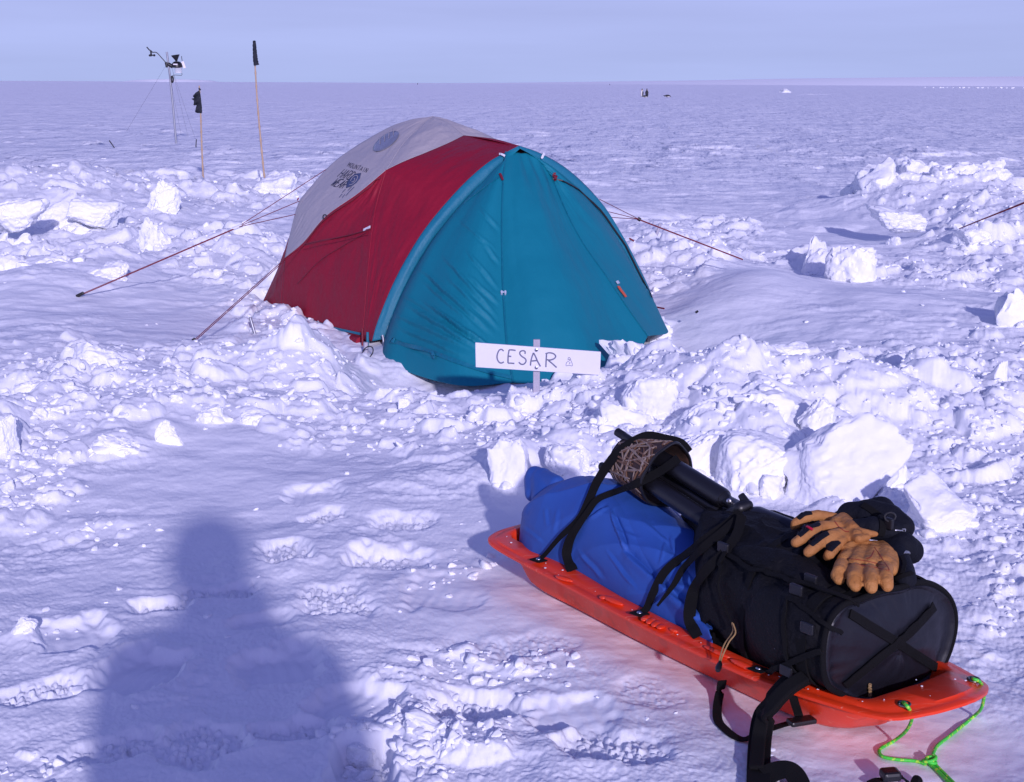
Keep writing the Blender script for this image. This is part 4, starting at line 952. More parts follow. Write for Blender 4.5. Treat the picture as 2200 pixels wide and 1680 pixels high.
for pl,w_ in (([(1570,1200),(1640,1232),(1740,1268),(1835,1302)],10),([(1700,1290),(1760,1330),(1800,1360)],9),([(1640,1440),(1700,1420),(1770,1395)],12),([(1700,1295),(1690,1350),(1700,1410),(1730,1450)],9),([(1560,1196),(1552,1230),(1560,1290),(1590,1350)],9)):
    strokes([bvP,bvC],[pl],w_,.016,.004).build('compression_strap',M['webbing'],pack)
for q in ((1712,1280),(1742,1262),(1700,1430),(1745,1350),(1560,1188)):
    h=hit(bvP,q[0],q[1],.02)
    if h: bevel(mk('buckle',*box(h[0],SU*.02,SV*.006,Vector((0,0,.014))),M['black'],pack,False),.004)
# frost specks
for i,(a,b,r) in enumerate([(1672,1391,.005),(1668,1396,.003),(1676,1399,.0025),(1688,1370,.0018)]):
    h=hit(bvP,a,b,.006)
    if h: V_,F_=ico(2); mk('frost',V_*r+np.array(h[0]),F_,M['snow'],pack)
# draw cord with toggle hanging over the rim
c1=[hit(bvP,1588,1335,.02)[0],G(1574,1358,.215),G(1556,1385,.19),G(1547,1412,.17),G(1545,1428,.158)]
c2=[hit(bvP,1590,1337,.02)[0],G(1580,1360,.22),G(1566,1380,.20),G(1552,1410,.17),G(1547,1428,.158)]
mk('draw_cord',*tube(catmull(c1,8),.002,6),M['tan_cord'],pack); mk('draw_cord',*tube(catmull(c2,8),.002,6),M['tan_cord'],pack)
mk('cord_toggle',*tube([G(1547,1422,.165),G(1546,1428,.163),G(1543,1436,.158),G(1542,1441,.155)],[.004,.0075,.0085,.006],10),M['black'],pack)
# shoulder strap, hip belt loops falling over the rim on to the snow
def fall(name,pts,w,th,mat_,parent=pack,tw=None,res=10):
    p=[]
    for q in pts:
        g=G(q[0],q[1],q[2]) if len(q)==3 else Vector(q)
        if q[2]<.03: g=G(q[0],q[1],tz(g.x,g.y)+th*.6+q[2])
        p.append(g)
    p=catmull(p,res); wd=[]
    for i in range(len(p)):
        t=p[min(i+1,len(p)-1)]-p[max(i-1,0)]; up=Vector((0,0,1)) if tw is None else Vector(tw)
        wd.append(t.cross(up) if t.cross(up).length>1e-5 else Vector((1,0,0)))
    o=mk(name,*ribbon(p,wd,w,th),mat_,parent); bevel(o,th*.35,2); return o
fall('shoulder_strap',[(1775,1425,.22),(1735,1446,.19),(1695,1470,.165),(1660,1508,.11),(1642,1540,.06),(1634,1580,.02),(1631,1620,.01),(1630,1655,.01),(1630,1700,.01)],.056,.014,M['webbing'],tw=(-.15,-.5,.85))
fall('shoulder_strap',[(1730,1452,.20),(1690,1478,.178),(1655,1516,.13),(1638,1545,.08),(1630,1585,.035),(1627,1625,.025),(1625,1650,.025)],.034,.012,M['webbing'],tw=(-.15,-.5,.85))
fall('strap_webbing',[(1552,1462,.06),(1546,1490,.02),(1541,1520,.006),(1543,1548,.004),(1558,1566,.004),(1580,1583,.004),(1600,1588,.006),(1625,1578,.02)],.024,.003,M['webbing'])
fall('strap_webbing',[(1700,1485,.13),(1707,1508,.09),(1714,1530,.05),(1718,1545,.03)],.022,.003,M['webbing'],tw=(-.3,-.8,.5))
fall('strap_webbing',[(1722,1552,.02),(1700,1553,.01),(1680,1558,.008),(1655,1566,.01)],.022,.003,M['webbing'])
fall('strap_webbing',[(1645,1668,.02),(1665,1657,.03),(1690,1653,.035),(1706,1662,.03),(1718,1684,.012),(1722,1705,.01)],.05,.004,M['webbing'],tw=(0,-.4,.9))
gb=G(1722,1549,.035); bevel(mk('side_release_buckle',*box(gb,Vector((.034,.012,0)),Vector((-.006,.016,0)),(0,0,.007)),M['black'],pack,False),.005)
for q in ((1640,1640),(1650,1632),(1655,1622),(1645,1646),(1636,1644),(1656,1610),(1648,1644)):
    rr=random.Random(q[0]).uniform(.002,.008); V_,F_=ico(2); g=G(q[0],q[1],.035); g=G(q[0],q[1],tz(g.x,g.y)+.022); mk('frost',V_*np.array([rr*1.6,rr*1.4,rr*.5])+np.array(g),F_,M['snow'],pack)
st=empty('strap_end',tuple(G(1915,1676,.02)),'black strap end with a buckle lying on the snow at the bottom photo edge','strap')
g=G(1912,1674,.02); bevel(mk('buckle',*box(g+Vector((0,0,.012)),(.022,.004,0),(-.003,.02,0),(0,0,.012)),M['black'],st,False),.008)
fall('webbing',[(1925,1668,.02),(1938,1670,.025),(1950,1682,.01),(1955,1700,.01)],.012,.004,M['webbing'],st)
fall('webbing',[(1868,1683,.01),(1885,1676,.012),(1905,1676,.015)],.02,.004,M['webbing'],st)
fall('webbing',[(1962,1684,.01),(1970,1670,.02),(1978,1682,.01)],.016,.004,M['webbing'],st)
# ---------------------------------------------------------------- blue nylon bag wrapped over the rear
bag=empty('blue_bag',tuple(S(.2,.22,.05)),'bright blue nylon bag strapped on the rear half of the sled','bag')
nu_,na_=330,220
BU=[-.21,-.12,0,.15,.3,.45,.6,.72,.80,.88]; BT_=[.24,.33,.383,.405,.385,.352,.322,.30,.285,.275]; TM_=[180,180,180,178,140,112,88,58,30,6]
V=np.zeros((nu_,na_,3)); us=np.linspace(-.205,.88,nu_); TT=np.zeros((nu_,na_))
for i,u in enumerate(us):
    e=1 if u>0 else max(.02,1-(abs(u)/.208)**2.4)**.5
    tm=math.radians(interp(u,BU,TM_)); top=interp(u,BU,BT_); l=interp(u,[-.2,0,.2,.5,.9],[.07,.055,.06,.03,.012]); r=.40
    for j in range(na_):
        a=-.35*min(1,e)+(tm+.35)*j/(na_-1); TT[i,j]=a
        hw=(r-l)/2*e+.0; zc=.145; hh=(top-zc)*(.35+.65*e) if u<0 else (top-zc)
        ca,sa=math.cos(a),math.sin(a)
        V[i,j]=(u,(l+r)/2-hw*math.copysign(abs(ca)**.85,ca),zc+(hh*abs(sa)**.85 if sa>0 else .05*sa))
UU=V[...,0]; s1=UU*1.; 
# folds: long diagonal ones sweeping down to the rim, gathers at the thin end, small puckers
fold=lambda x,y,sd:(1-np.abs(noise(x,y,sd)))**2.5
q=UU*1.0+TT*.12
dsp=.010*fbm(UU*2.5,TT*.7,2,501)+.014*fold(UU*2.6-TT*.9,TT*.4+UU*.8,502)-.007*fold(UU*2.8+TT*1.3,TT*.6,503)
g_=np.clip((UU-.62)/.2,0,1)*np.clip(TT/.4,0,1); dsp+=.012*g_*np.sin(TT*14-UU*20+2*noise(UU*6,TT*2,505))
dsp-=.012
V[...,1]+=-np.cos(TT)*dsp*.8; V[...,2]+=np.abs(np.sin(TT))*dsp
W=np.zeros_like(V)
for i in range(nu_):
    for j in range(na_): W[i,j]=S(*V[i,j])
# creases and the edge of the overlapping flap, ends measured on the photo grid
BC=[(1311,1094,1346,1187,1.,0),(1346,1187,1409,1244,1.,1),(1409,1244,1487,1313,1.,1),(1487,1313,1545,1367,.8,1),(1225,1129,1268,1094,.25,0),(1262,1118,1311,1090,.7,0),(1498,1231,1518,1320,1.,0),(1524,1250,1548,1367,1.2,0),(1545,1290,1580,1390,1.,0),(1510,1290,1535,1350,.8,0),
 (1170,1090,1178,1133,.25,0),(1200,1090,1190,1150,.25,0),(1418,1215,1432,1160,.25,0),(1450,1190,1440,1150,.35,0),(1320,1140,1380,1160,.25,0),(1140,1080,1120,1110,.25,0),(1240,1180,1300,1250,.35,0),(1300,1180,1370,1270,.35,0),(1120,1130,1170,1170,.25,0),(1380,1120,1440,1170,.4,0)]
px_,py_=proj(W[...,0],W[...,1],W[...,2]); cz=np.zeros(px_.shape); wb=2.2*noise(px_*.025,py_*.025,221)
for (a,b,c_,d_,q,kind) in BC:
    dx,dy=c_-a,d_-b; L=math.hypot(dx,dy); tt=((px_-a)*dx+(py_-b)*dy)/L/L; ds_=((px_-a)*dy-(py_-b)*dx)/L+wb; win=np.clip(tt*4+.4*kind,0,1)*np.clip((1-tt)*4+.4*kind,0,1)
    cz+= .0105*q*win*(np.exp(-(ds_/3.5)**2)-.7*np.exp(-((ds_-7)/5.)**2)) if not kind else .011*q*win*(np.tanh(-ds_/1.8)*np.exp(-(ds_/16)**2))
nrm=np.cross(np.gradient(W,axis=0),np.gradient(W,axis=1)); nrm/=np.maximum(np.linalg.norm(nrm,axis=2,keepdims=True),1e-9); nrm*=np.sign((nrm*(np.array(CAM)-W)).sum(2,keepdims=True)+1e-9)
W=W+nrm*cz[...,None]
W=W.reshape(-1,3); Fb=grid_faces(nu_,na_); c=np.mean(W[:na_],0)
ob=mk('bag_body',W,Fb,M['blue'],bag); solid(ob,.003,0); bvB=bvh_of(W,Fb)
k=organic('rolled_end',[[(SP(1150,1022,.24),.034),(SP(1165,1032,.24),.040),(SP(1196,1040,.22),.030)],[(SP(1148,1030,.24),.036),(SP(1146,1060,.2),.030)],[(SP(1165,1030,.24),.040),(SP(1172,1070,.2),.05)]],M['blue'],bag,.006,4)
# ---------------------------------------------------------------- tripod with camouflage cuff lying on top
tri=empty('tripod',tuple(S(.5,.28,.40)),'black camera tripod with padded legs lying along the top of the load','tripod')
def leg(a,b,v0,v1,r,ext):
    A=SP(*a,v0);B=SP(*b,v1); d=(B-A).normalized()
    o=mk('leg',*tube([A,A+d*.01,B-d*.01,B],[r*.9,r,r,r*.9],24),M['tripod'],tri)
    return A,B,d,o
V0=.285
A1,B1,d1,l1=leg((1400,975),(1556,1072),V0,V0,.029,0); A2,B2,d2,l2=leg((1385,1030),(1524,1122),V0-.055,V0-.055,.027,0); A3,B3,d3,l3=leg((1405,1010),(1545,1100),V0+.02,V0+.01,.024,0)
for (fx,fy,A,v) in ((1328,929,A1,V0),(1294,1002,A2,V0-.05)):
    Fp_=SP(fx,fy,v); d=(A-Fp_).normalized()
    mk('lower_leg',*tube([Fp_+d*.01,A+d*.02],.013,12),M['tripod'],tri)
    ft=mk('foot',*tube([Fp_-d*.006,Fp_-d*.004,Fp_+d*.03,Fp_+d*.034,Fp_+d*.05,Fp_+d*.052],[.010,.0135,.0135,.011,.0125,.010],16),M['black'],tri)
hub=SP(1590,1092,V0-.02)
for B,d,px,py,v in ((B1,d1,1566,1076,V0-.03),(B2,d2,1536,1121,V0-.085),(B3,d3,1600,1105,V0-.03)):
    mk('leg_hinge',*tube([B-d*.012,B+d*.002,B+d*.012,B+d*.035],[.026,.024,.019,.016],16),M['black'],tri)
    p=SP(px,py,v); vv=(CAM-p).normalized(); m_=mk('hinge_bolt',*tube([p-vv*.012,p,p+vv*.002],[.0075,.0075,.005],14),M['metal'],tri)
    p2=p+vv*.0022; mk('bolt_socket',*tube([p2-vv*.001,p2+vv*.0006],.0032,6),M['black'],m_)
organic('tripod_crown',[[(B1+d1*.02,.018),(hub,.021)],[(B2+d2*.02,.018),(hub,.02)],[(hub,.022),(SP(1606,1086,V0),.017)],[(hub,.02),(SP(1605,1108,V0),.016)]],M['black'],tri,.004,4)
mk('leg_lock',*tube([SP(1592,1063,V0)+Vector((0,0,.0)),SP(1604,1082,V0)],[.010,.013],10),M['black'],tri)
h0=SP(1612,1102,V0);h1=SP(1724,1148,V0); d=(h1-h0).normalized()
mk('centre_column',*tube([h0,h0+d*.006,h0+d*.015,h0+d*.03,h1,h1+d*.02],[.012,.018,.024,.028,.028,.02],24),M['tripod'],tri)
hb=SP(1712,1143,V0); 
lk=[hit(bvP,1432,1100,.03)[0] if hit(bvP,1432,1100,.03) else SP(1432,1100,.25)]
# cuff: stiff neoprene sleeve round the leg ends
cuff=empty('camouflage_cuff',tuple(SP(1370,1000,V0)),'brown reed-camouflage sleeve wrapped round the tripod leg ends','sleeve')
c0=SP(1345,989,V0);c1=SP(1437,1022,V0); ax=(c1-c0).normalized(); X=Vector((0,0,1)); X=(X-ax*X.dot(ax)).normalized(); Yv=ax.cross(X)
V=[];nr=14;ns=60
for i in range(nr):
    t=i/(nr-1); c=c0.lerp(c1,t); rx=.064+.032*t; ry=.066+.034*t
    for j in range(ns):
        a=2*math.pi*j/ns; w=1+.04*math.sin(a*3+1+t)+.02*math.sin(a*7+t*3); V.append(c+X*(math.cos(a)*rx*w)+Yv*(math.sin(a)*ry*w)+ax*(.012*math.sin(a*2+.6)*(t-.3)))
bvK=bvh_of(V,grid_faces(nr,ns,False,False,True)); mbk=MB(); mbk.add((V,grid_faces(nr,ns,False,False,True)))
# printed dead reeds: tapered strokes wound over the sleeve at many angles
rg=random.Random(4)
def onsl(t,a): 
    c=c0.lerp(c1,t); rx=.064+.032*t+.0042; ry=.066+.034*t+.0042; w=1+.04*math.sin(a*3+1+t)+.02*math.sin(a*7+t*3)
    return c+X*(math.cos(a)*rx*w)+Yv*(math.sin(a)*ry*w)+ax*(.012*math.sin(a*2+.6)*(t-.3))
for i in range(150):
    t0=rg.uniform(.02,.98);a0=rg.uniform(0,6.28); L=rg.uniform(.03,.12); an=rg.choice([.2,.5,1.0,1.3,1.6,2.2,2.7])+rg.uniform(-.25,.25); bw=rg.uniform(-.5,.5); pts=[]
    for k in range(9):
        f=k/8-.5; t=t0+L*f*math.cos(an+bw*f)/.11; a=a0+L*f*math.sin(an+bw*f)/.09
        if .02<t<.98: pts.append((t,a))
    if len(pts)<4: continue
    Pp=[onsl(*q) for q in pts]; wd=[]
    for k in range(len(Pp)):
        tt=Pp[min(k+1,len(Pp)-1)]-Pp[max(k-1,0)]; cc=c0.lerp(c1,pts[k][0]); wd.append(tt.cross(Pp[k]-cc))
    ww=rg.uniform(.0012,.0042); mbk.add(ribbon(Pp,wd,[ww*(.25+.75*math.sin(math.pi*(k+.5)/len(Pp))) for k in range(len(Pp))],.0006+.0003*(i%4)),1 if i%2 else 2)
oc=mbk.build('sleeve',[M['camo'],M['reedA'],M['reedB']],cuff); solid(oc,.003,0)
mk('edge_binding',*tube(V[-ns:],.0045,6,True),M['black'],cuff); mk('edge_binding',*tube(V[:ns],.0035,6,True),M['leather_w'] if False else M['black'],cuff)
# ---------------------------------------------------------------- lashing straps riveted to the sled
ALL=[bvB,bvP,bvK,bvh_of(*tube([A1,B1],.029,16)),bvh_of(*tube([A2,B2],.027,16)),bvh_of(*tube([h0,h1],.028,16)),bvh_of([tuple(v) for v in loops[7]]+[tuple(v) for v in loops[12]],[(k,(k+1)%n_,n_+(k+1)%n_,n_+k) for n_ in [len(loops[0])] for k in range(n_)])]
def lash(name,pix,w,parent,off=.007,th=.003):
    p=catmull([(a,b,0) for a,b in pix],10); ds=[];rs=[]
    for q in p:
        r=ray(q.x,q.y).normalized(); hs=[b.ray_cast(CAM,r)[3] for b in ALL]; hs=[x for x in hs if x is not None]
        ds.append(min(hs) if hs else np.nan); rs.append(r)
    ds=np.array(ds,float); ok=~np.isnan(ds); ds=np.interp(np.arange(len(ds)),np.arange(len(ds))[ok],ds[ok])
    k=4; dm=np.array([ds[max(0,i-k):i+k+1].min() for i in range(len(ds))]); dm=np.array([dm[max(0,i-k):i+k+1].mean() for i in range(len(dm))]); dm=np.minimum(dm,ds)-off
    P_=[CAM+r*d for r,d in zip(rs,dm)]; P_=resample(P_,len(P_)); P_=[Vector(q) for q in P_]
    wd=[]
    for i in range(len(P_)):
        t=P_[min(i+1,len(P_)-1)]-P_[max(i-1,0)]; nn=(CAM-P_[i]).normalized()*.6+Vector((0,0,.4))-SV*.2; wd.append(t.cross(nn))
    W_=w if not isinstance(w,(list,tuple)) else list(np.interp(np.linspace(0,1,len(P_)),np.linspace(0,1,len(w)),w))
    return mk(name,*ribbon(P_,wd,W_,th),M['webbing'],parent)
lash('lashing_strap',[(1158,1203),(1172,1190),(1204,1153),(1244,1115),(1265,1075),(1285,1031),(1320,981),(1358,952),(1390,938),(1422,943),(1460,952),(1480,972)],[.014,.016,.022,.026,.030,.034,.034,.030],sled)
lash('lashing_strap',[(1230,1226),(1222,1205),(1218,1183),(1230,1148),(1262,1101),(1285,1072),(1329,1054),(1378,1034),(1422,1010),(1458,984)],[.034,.030,.020,.020,.024,.027,.027],sled,.010)
lash('lashing_strap',[(1376,1318),(1390,1306),(1402,1276),(1428,1229),(1469,1194),(1524,1153),(1562,1127),(1592,1100)],[.020,.025,.026,.027,.027],sled)
lash('lashing_strap',[(1412,1302),(1446,1258),(1469,1220),(1510,1177),(1553,1142),(1590,1110)],[.006,.018,.022,.024,.024],sled,.011)
lash('lashing_strap',[(1500,1368),(1484,1340),(1482,1312),(1492,1264),(1516,1226),(1553,1191),(1582,1150),(1594,1107)],[.030,.034,.030,.028,.027,.026],sled,.009)
for (px,py) in ((1157,1203),(1374,1318),(1630,1438)):
    g=G(px,py,.152); o=mk('anchor_tab',*box(g,SU*.020+SV*.004,SV*.016,(0,0,.002)),M['webbing'],sled,False); rivet(g+Vector((0,0,.003)),o,.0085)

# snow dust caught on the sled and the load
rg=random.Random(21)
def dust(name,parent,pts,k=1.):
    mb=MB(); V_,F_=ico(1)
    for p in pts: r=rg.uniform(.0008,.0026)*k; mb.add((V_*np.array([r*rg.uniform(1,1.8),r*rg.uniform(1,1.8),r*.7])+np.array(p),F_))
    o=mb.build(name,M['snow'],parent); tag(o,kind='stuff'); return o
pts=[]
for i in range(22):
    u=rg.uniform(-.15,1.45); l=interp(u,[-.2,0,.24,.61,1.09,1.3,1.45],[.06,-.004,-.018,-.043,-.043,-.01,.04]); v=l+.012+rg.random()**2*.055; pts.append(S(u,v,interp(u,[-.2,0,1.3,1.5],[.163,.149,.152,.176])))
for i in range(6): u=rg.uniform(1.36,1.50); v=rg.uniform(.10,.36); pts.append(S(u,v,interp(u,[1.36,1.5],[.168,.186])))
dust('snow_dust',sled,pts)
pts=[]
for i in range(60):
    h=hit([bvP,bvB],rg.uniform(1240,1960),rg.uniform(1060,1460),.003)
    if h and rg.random()<.6: pts.append(h[0])
# ---------------------------------------------------------------- work gloves on top of the backpack
gx=lambda a,b:((1900+a/4.4)*.8594,(1220+b/4.4)*.8594)
def gp(a,b,off,crop=True,zf=.455):
    px,py=gx(a,b) if crop else (a,b)
    h=hit(bvP,px,py,0.)
    if h and h[0].z>.30: 
        p=h[0]+Vector((0,0,1))*off; r=ray(px,py); # keep the photo's sight line, lifted off the cloth
        t=(h[0].z+off-H)/r.z; return CAM+r*t
    return G(px,py,zf+off*.5)
def glove_chain(pts,k=.95): return [(gp(a,b,o*.85),r*k) for a,b,o,r in pts]
g1_=empty('work_glove',tuple(gp(800,500,.0)),'tan and black work glove lying back-up on the backpack, fingers pointing left','glove')
fing=[[(800,330,.035,.017),(640,300,.047,.0165),(480,330,.040,.0165),(395,390,.026,.0155),(385,420,.020,.014)],
      [(850,430,.038,.018),(700,420,.048,.0165),(560,490,.042,.0165),(440,570,.028,.0155),(392,600,.022,.014)],
      [(900,500,.036,.018),(790,520,.046,.0165),(660,600,.040,.0165),(565,680,.028,.0155),(530,705,.022,.014)],
      [(960,540,.032,.018),(880,590,.040,.016),(810,665,.036,.016),(760,735,.026,.0145),(742,755,.022,.013)]]
palm=[[(900,380,.030,.026),(1010,470,.028,.024)],[(850,400,.030,.024),(960,520,.026,.022),(1060,520,.024,.018)],[(900,330,.03,.02),(1000,430,.026,.022)],[(1000,480,.028,.018),(1150,500,.026,.014),(1270,505,.024,.008)],[(940,540,.026,.014),(1080,560,.022,.013),(1180,540,.022,.010)]]
hand=organic('hand_shell',[glove_chain(c) for c in fing+palm],M['leather'],g1_,.0035,3)
dg=bpy.context.evaluated_depsgraph_get(); 
def eval_bvh(o):
    bpy.context.view_layer.update(); dg=bpy.context.evaluated_depsgraph_get(); e=o.evaluated_get(dg); me=e.to_mesh(); mw=o.matrix_world
    V=[mw@v.co for v in me.vertices]; Fq=[tuple(p.vertices) for p in me.polygons]; e.to_mesh_clear(); return BVHTree.FromPolygons(V,Fq)
bvH=eval_bvh(hand)
def decal(bv,poly,off,name,mat_,parent,rings=4,crop=True):
    pl=[gx(*q) for q in poly] if crop else poly
    c=np.mean(pl,0); V=[];pp=resample(np.array(list(pl)+[pl[0]]),len(pl)*5+1)[:-1]; n=len(pp)
    for k in range(1,rings+1):
        for q in pp:
            h=hit(bv,*(c+(q-c)*k/rings),off if k<rings else -.0005); V.append(h[0] if h else (V[-1] if V else gp(*poly[0],.03)))
    h=hit(bv,*c,off); V.append(h[0] if h else V[0]); f=[(i,(i+1)%n,len(V)-1) for i in range(n)]
    for k in range(rings-1):
        for i in range(n): f.append((k*n+i,k*n+n+i,k*n+n+(i+1)%n,k*n+(i+1)%n))
    return mk(name,V,f,mat_,parent)
for pl in ([(385,310),(440,262),(560,255),(575,292),(500,305),(440,350)],[(500,400),(560,362),(640,362),(665,405),(640,425),(570,440),(445,545),(400,500),(420,465)],[(600,515),(680,468),(740,480),(760,515),(690,560),(585,640),(525,600),(550,555)],[(735,620),(790,585),(860,580),(890,605),(850,640),(790,700),(720,670)]):
    decal(bvH,[(np.mean(pl,0)[0]+(q[0]-np.mean(pl,0)[0])*1.12,np.mean(pl,0)[1]+(q[1]-np.mean(pl,0)[1])*1.12) for q in pl],.003,'knuckle_patch',M['glovefab'],g1_)
ss=strokes(bvH,[[gx(470,412),gx(520,440),gx(570,470)]],5,.005,.003); 
ss.build('finger_loop',M['redtab'],g1_)
strokes(bvH,[[gx(820,370),gx(870,430),gx(930,475),gx(980,480)]],1.6,.001,.001).build('stitching',M['stitch'],g1_)
cuff1=[[(860,330,.03,.020),(1000,300,.035,.040),(1200,320,.04,.052),(1400,360,.035,.050),(1560,430,.02,.036)],[(1000,420,.03,.02),(1250,440,.03,.034),(1450,470,.02,.03)],[(1150,240,.05,.03),(1330,240,.055,.040),(1450,330,.04,.03)]]
cf=organic('cuff',[glove_chain(c) for c in cuff1],M['glovefab'],g1_,.005,5); bvQ=eval_bvh(cf)
strokes(bvQ,[[gx(1130,190),gx(1230,250),gx(1330,330),gx(1350,430),gx(1330,520)]],13,.003,.004).build('cuff_strap',M['webbing'],g1_)
hq=hit(bvQ,*gx(1410,410),.010)
if hq:
    bevel(mk('cuff_buckle',*box(hq[0],SU*.013,SV*.006,(0,0,.016)),M['black'],g1_,False),.004)
    mk('buckle_loop',*tube([hq[0]+Vector((.014*math.cos(t),-.004,.020+.012*math.sin(t))) for t in [2*math.pi*i/14 for i in range(14)]],.0028,6,True),M['black'],g1_)
strokes(bvQ,[[gx(1482,465),gx(1560,468)],[gx(1555,455),gx(1588,452),gx(1582,478),gx(1560,480)]],2.0,.003,.002).build('zip_pull',M['alu'],g1_)
def gp(a,b,off,crop=True,zf=.42):
    px,py=gx(a,b) if crop else (a,b); return G(px,py,.412+off*.8)
g2_=empty('work_glove',tuple(gp(1180,760,.0)),'tan leather work glove lying palm-up beside the black-cuffed one, fingers towards the camera','glove')
fing=[[(900,850,.030,.020),(870,920,.030,.0185),(848,960,.020,.0175),(870,1000,.012,.016)],
      [(1050,900,.032,.020),(1035,980,.032,.019),(1030,1040,.020,.018),(1050,1080,.012,.015)],
      [(1210,910,.032,.020),(1215,990,.032,.0195),(1218,1060,.020,.0185),(1225,1095,.012,.016)],
      [(1380,880,.032,.020),(1385,970,.032,.019),(1390,1040,.020,.0185),(1400,1075,.012,.016)]]
palm=[[(930,800,.022,.022),(1000,720,.022,.026),(1080,650,.022,.022)],[(1060,850,.022,.026),(1100,740,.022,.03),(1160,650,.022,.022)],[(1210,860,.022,.028),(1230,740,.022,.03),(1260,660,.022,.022)],[(1370,840,.022,.026),(1370,740,.022,.03),(1340,660,.02,.022)],[(1440,900,.018,.018),(1460,780,.018,.022),(1440,700,.018,.022)],
      [(1240,650,.042,.014),(1120,620,.046,.015),(1000,650,.046,.0165),(935,680,.040,.014)],[(1240,650,.042,.014),(1230,710,.04,.014),(1150,740,.036,.012)]]
hand2=organic('hand_shell',[glove_chain(c) for c in fing+palm],M['leather_w'],g2_,.0035,3); bvH2=eval_bvh(hand2)
strokes(bvH2,[[gx(1255,650),gx(1320,740),gx(1370,820),gx(1420,905),gx(1300,880),gx(1150,855),gx(1000,830)],[gx(960,775),gx(1150,800),gx(1370,850)],[gx(1255,690),gx(1215,760),gx(1165,780)]],1.3,.0006,.0008).build('stitching',M['stitch'],g2_)
for l_ in ([(835,1000),(880,990),(920,960),(930,915)],[(985,1050),(1010,1000),(1060,1060)],[(1160,1090),(1160,1020),(1230,1030),(1290,1010)],[(1320,1030),(1400,1040),(1470,1000)]):
    m_=strokes(bvH2,[[gx(*q) for q in l_]],1.2,.0006,.0008)
    if m_.n: m_.build('seam',M['leather'],g2_)
cuff2=[[(1440,640,.02,.03),(1560,650,.02,.045),(1650,690,.0,.038)],[(1400,620,.02,.03),(1500,760,.01,.035),(1560,900,-.01,.034),(1600,1000,-.02,.030)]]
cf2=organic('cuff',[glove_chain(c) for c in cuff2],M['glovefab'],g2_,.005,5); bvQ2=eval_bvh(cf2)
strokes(bvQ2,[[gx(1582,728),gx(1600,705),gx(1640,712)],[gx(1590,722),gx(1640,718)]],2.,.003,.002).build('zip_pull',M['alu'],g2_)
strokes(bvQ2,[[gx(1560,760),gx(1590,850),gx(1570,950)],[gx(1500,1000),gx(1600,960),gx(1670,940)]],8,.004,.004).build('cuff_strap',M['webbing'],g2_)
# ---------------------------------------------------------------- name sign
YS=6.95
sg=empty('name_sign',tuple(PY(1155,885,YS)),'white hand-lettered name board on a grey post in front of the tent','sign')
pc=[PY(1021,736,YS-.02),PY(1291,756,YS-.03),PY(1289,806,YS-.03),PY(1022,789,YS-.02)]
nn=(pc[1]-pc[0]).cross(pc[3]-pc[0]).normalized(); nn=nn if nn.y<0 else -nn
V=pc+[p-nn*.012 for p in pc]; bd=bevel(mk('board',V,[(0,1,2,3),(7,6,5,4),(0,4,5,1),(1,5,6,2),(2,6,7,3),(3,7,4,0)],M['board'],sg,False),.0025); bvBd=bvh_of(V,[(0,1,2,3)])
p0=PY(1153,729,YS+.01);p1=PY(1152,960,YS+.01); bevel(mk('post',*box((p0+p1)/2,(.0165,0,0),(0,.010,0),(p0-p1)/2),M['greypost'],sg,False),.002)
qx=lambda a,b:((1150+a/5.5)*.8594,(830+b/5.5)*.8594)
CS=[[(600,262),(570,238),(535,255),(510,320),(515,380),(545,420),(575,425),(603,410)],[(675,245),(720,246),(765,253)],[(675,245),(662,330),(660,428)],[(668,332),(705,336)],[(660,428),(700,428),(748,432)],
    [(893,300),(895,268),(865,256),(830,268),(822,300),(850,335),(895,365),(908,400),(880,440),(840,442),(808,415)],
    [(1010,285),(990,340),(975,400),(968,462)],[(1010,285),(1040,340),(1065,400),(1106,474)],[(985,398),(1055,392)],[(1190,300),(1185,380),(1180,482)],[(1175,300),(1220,285),(1280,295),(1315,330),(1295,365),(1240,385),(1195,380)],[(1215,390),(1270,435),(1328,488)]]
for i,l in enumerate(CS): pass
strokes(bvBd,[[qx(*q) for q in l] for l in CS],3.1,.0006,.0006).build('lettering',M['marker'],sg)
PG=[[(1478,385),(1500,372),(1510,385),(1495,400),(1470,415),(1458,440),(1460,465),(1480,462)],[(1490,375),(1485,358),(1500,348),(1515,360),(1522,385),(1540,425),(1545,460),(1530,466),(1500,455),(1480,462)],[(1500,418),(1508,428),(1516,418)],[(1508,428),(1508,440)]]
strokes(bvBd,[[qx(*q) for q in l] for l in PG],1.1,.0006,.0006).build('penguin_sketch',M['marker'],sg)
for q in ((1050,246),(1050,489)):
    px,py=qx(*q); h=hit(bvBd,px,py,0); c=h[0]
    sc_=mk('screw',*tube([c,c+nn*.003,c+nn*.0045],[.0095,.009,.006],16),M['metal'],sg); mk('screw_recess',*tube([c+nn*.004,c+nn*.0050],.003,6),M['black'],sc_)
# small black clip in the snow beside the sign
kc_=PY(1126,842,7.0); cl=empty('snow_clip',tuple(kc_),'small grey and black clip sticking out of the snow left of the sign post','clip')
mk('clip_plate',*box(kc_+Vector((.006,0,.005)),(.012,.002,.010),(0,.006,0),(-.008,0,.018)),M['alu'],cl,False)
mk('clip_arm',*tube([kc_+Vector((-.026,0,-.024)),kc_+Vector((-.012,0,-.004)),kc_+Vector((.010,0,.008))],[.004,.007,.006],8),M['black'],cl)
mk('clip_arm',*tube([kc_+Vector((-.002,0,-.034)),kc_+Vector((.004,0,.0))],[.003,.006],8),M['black'],cl)
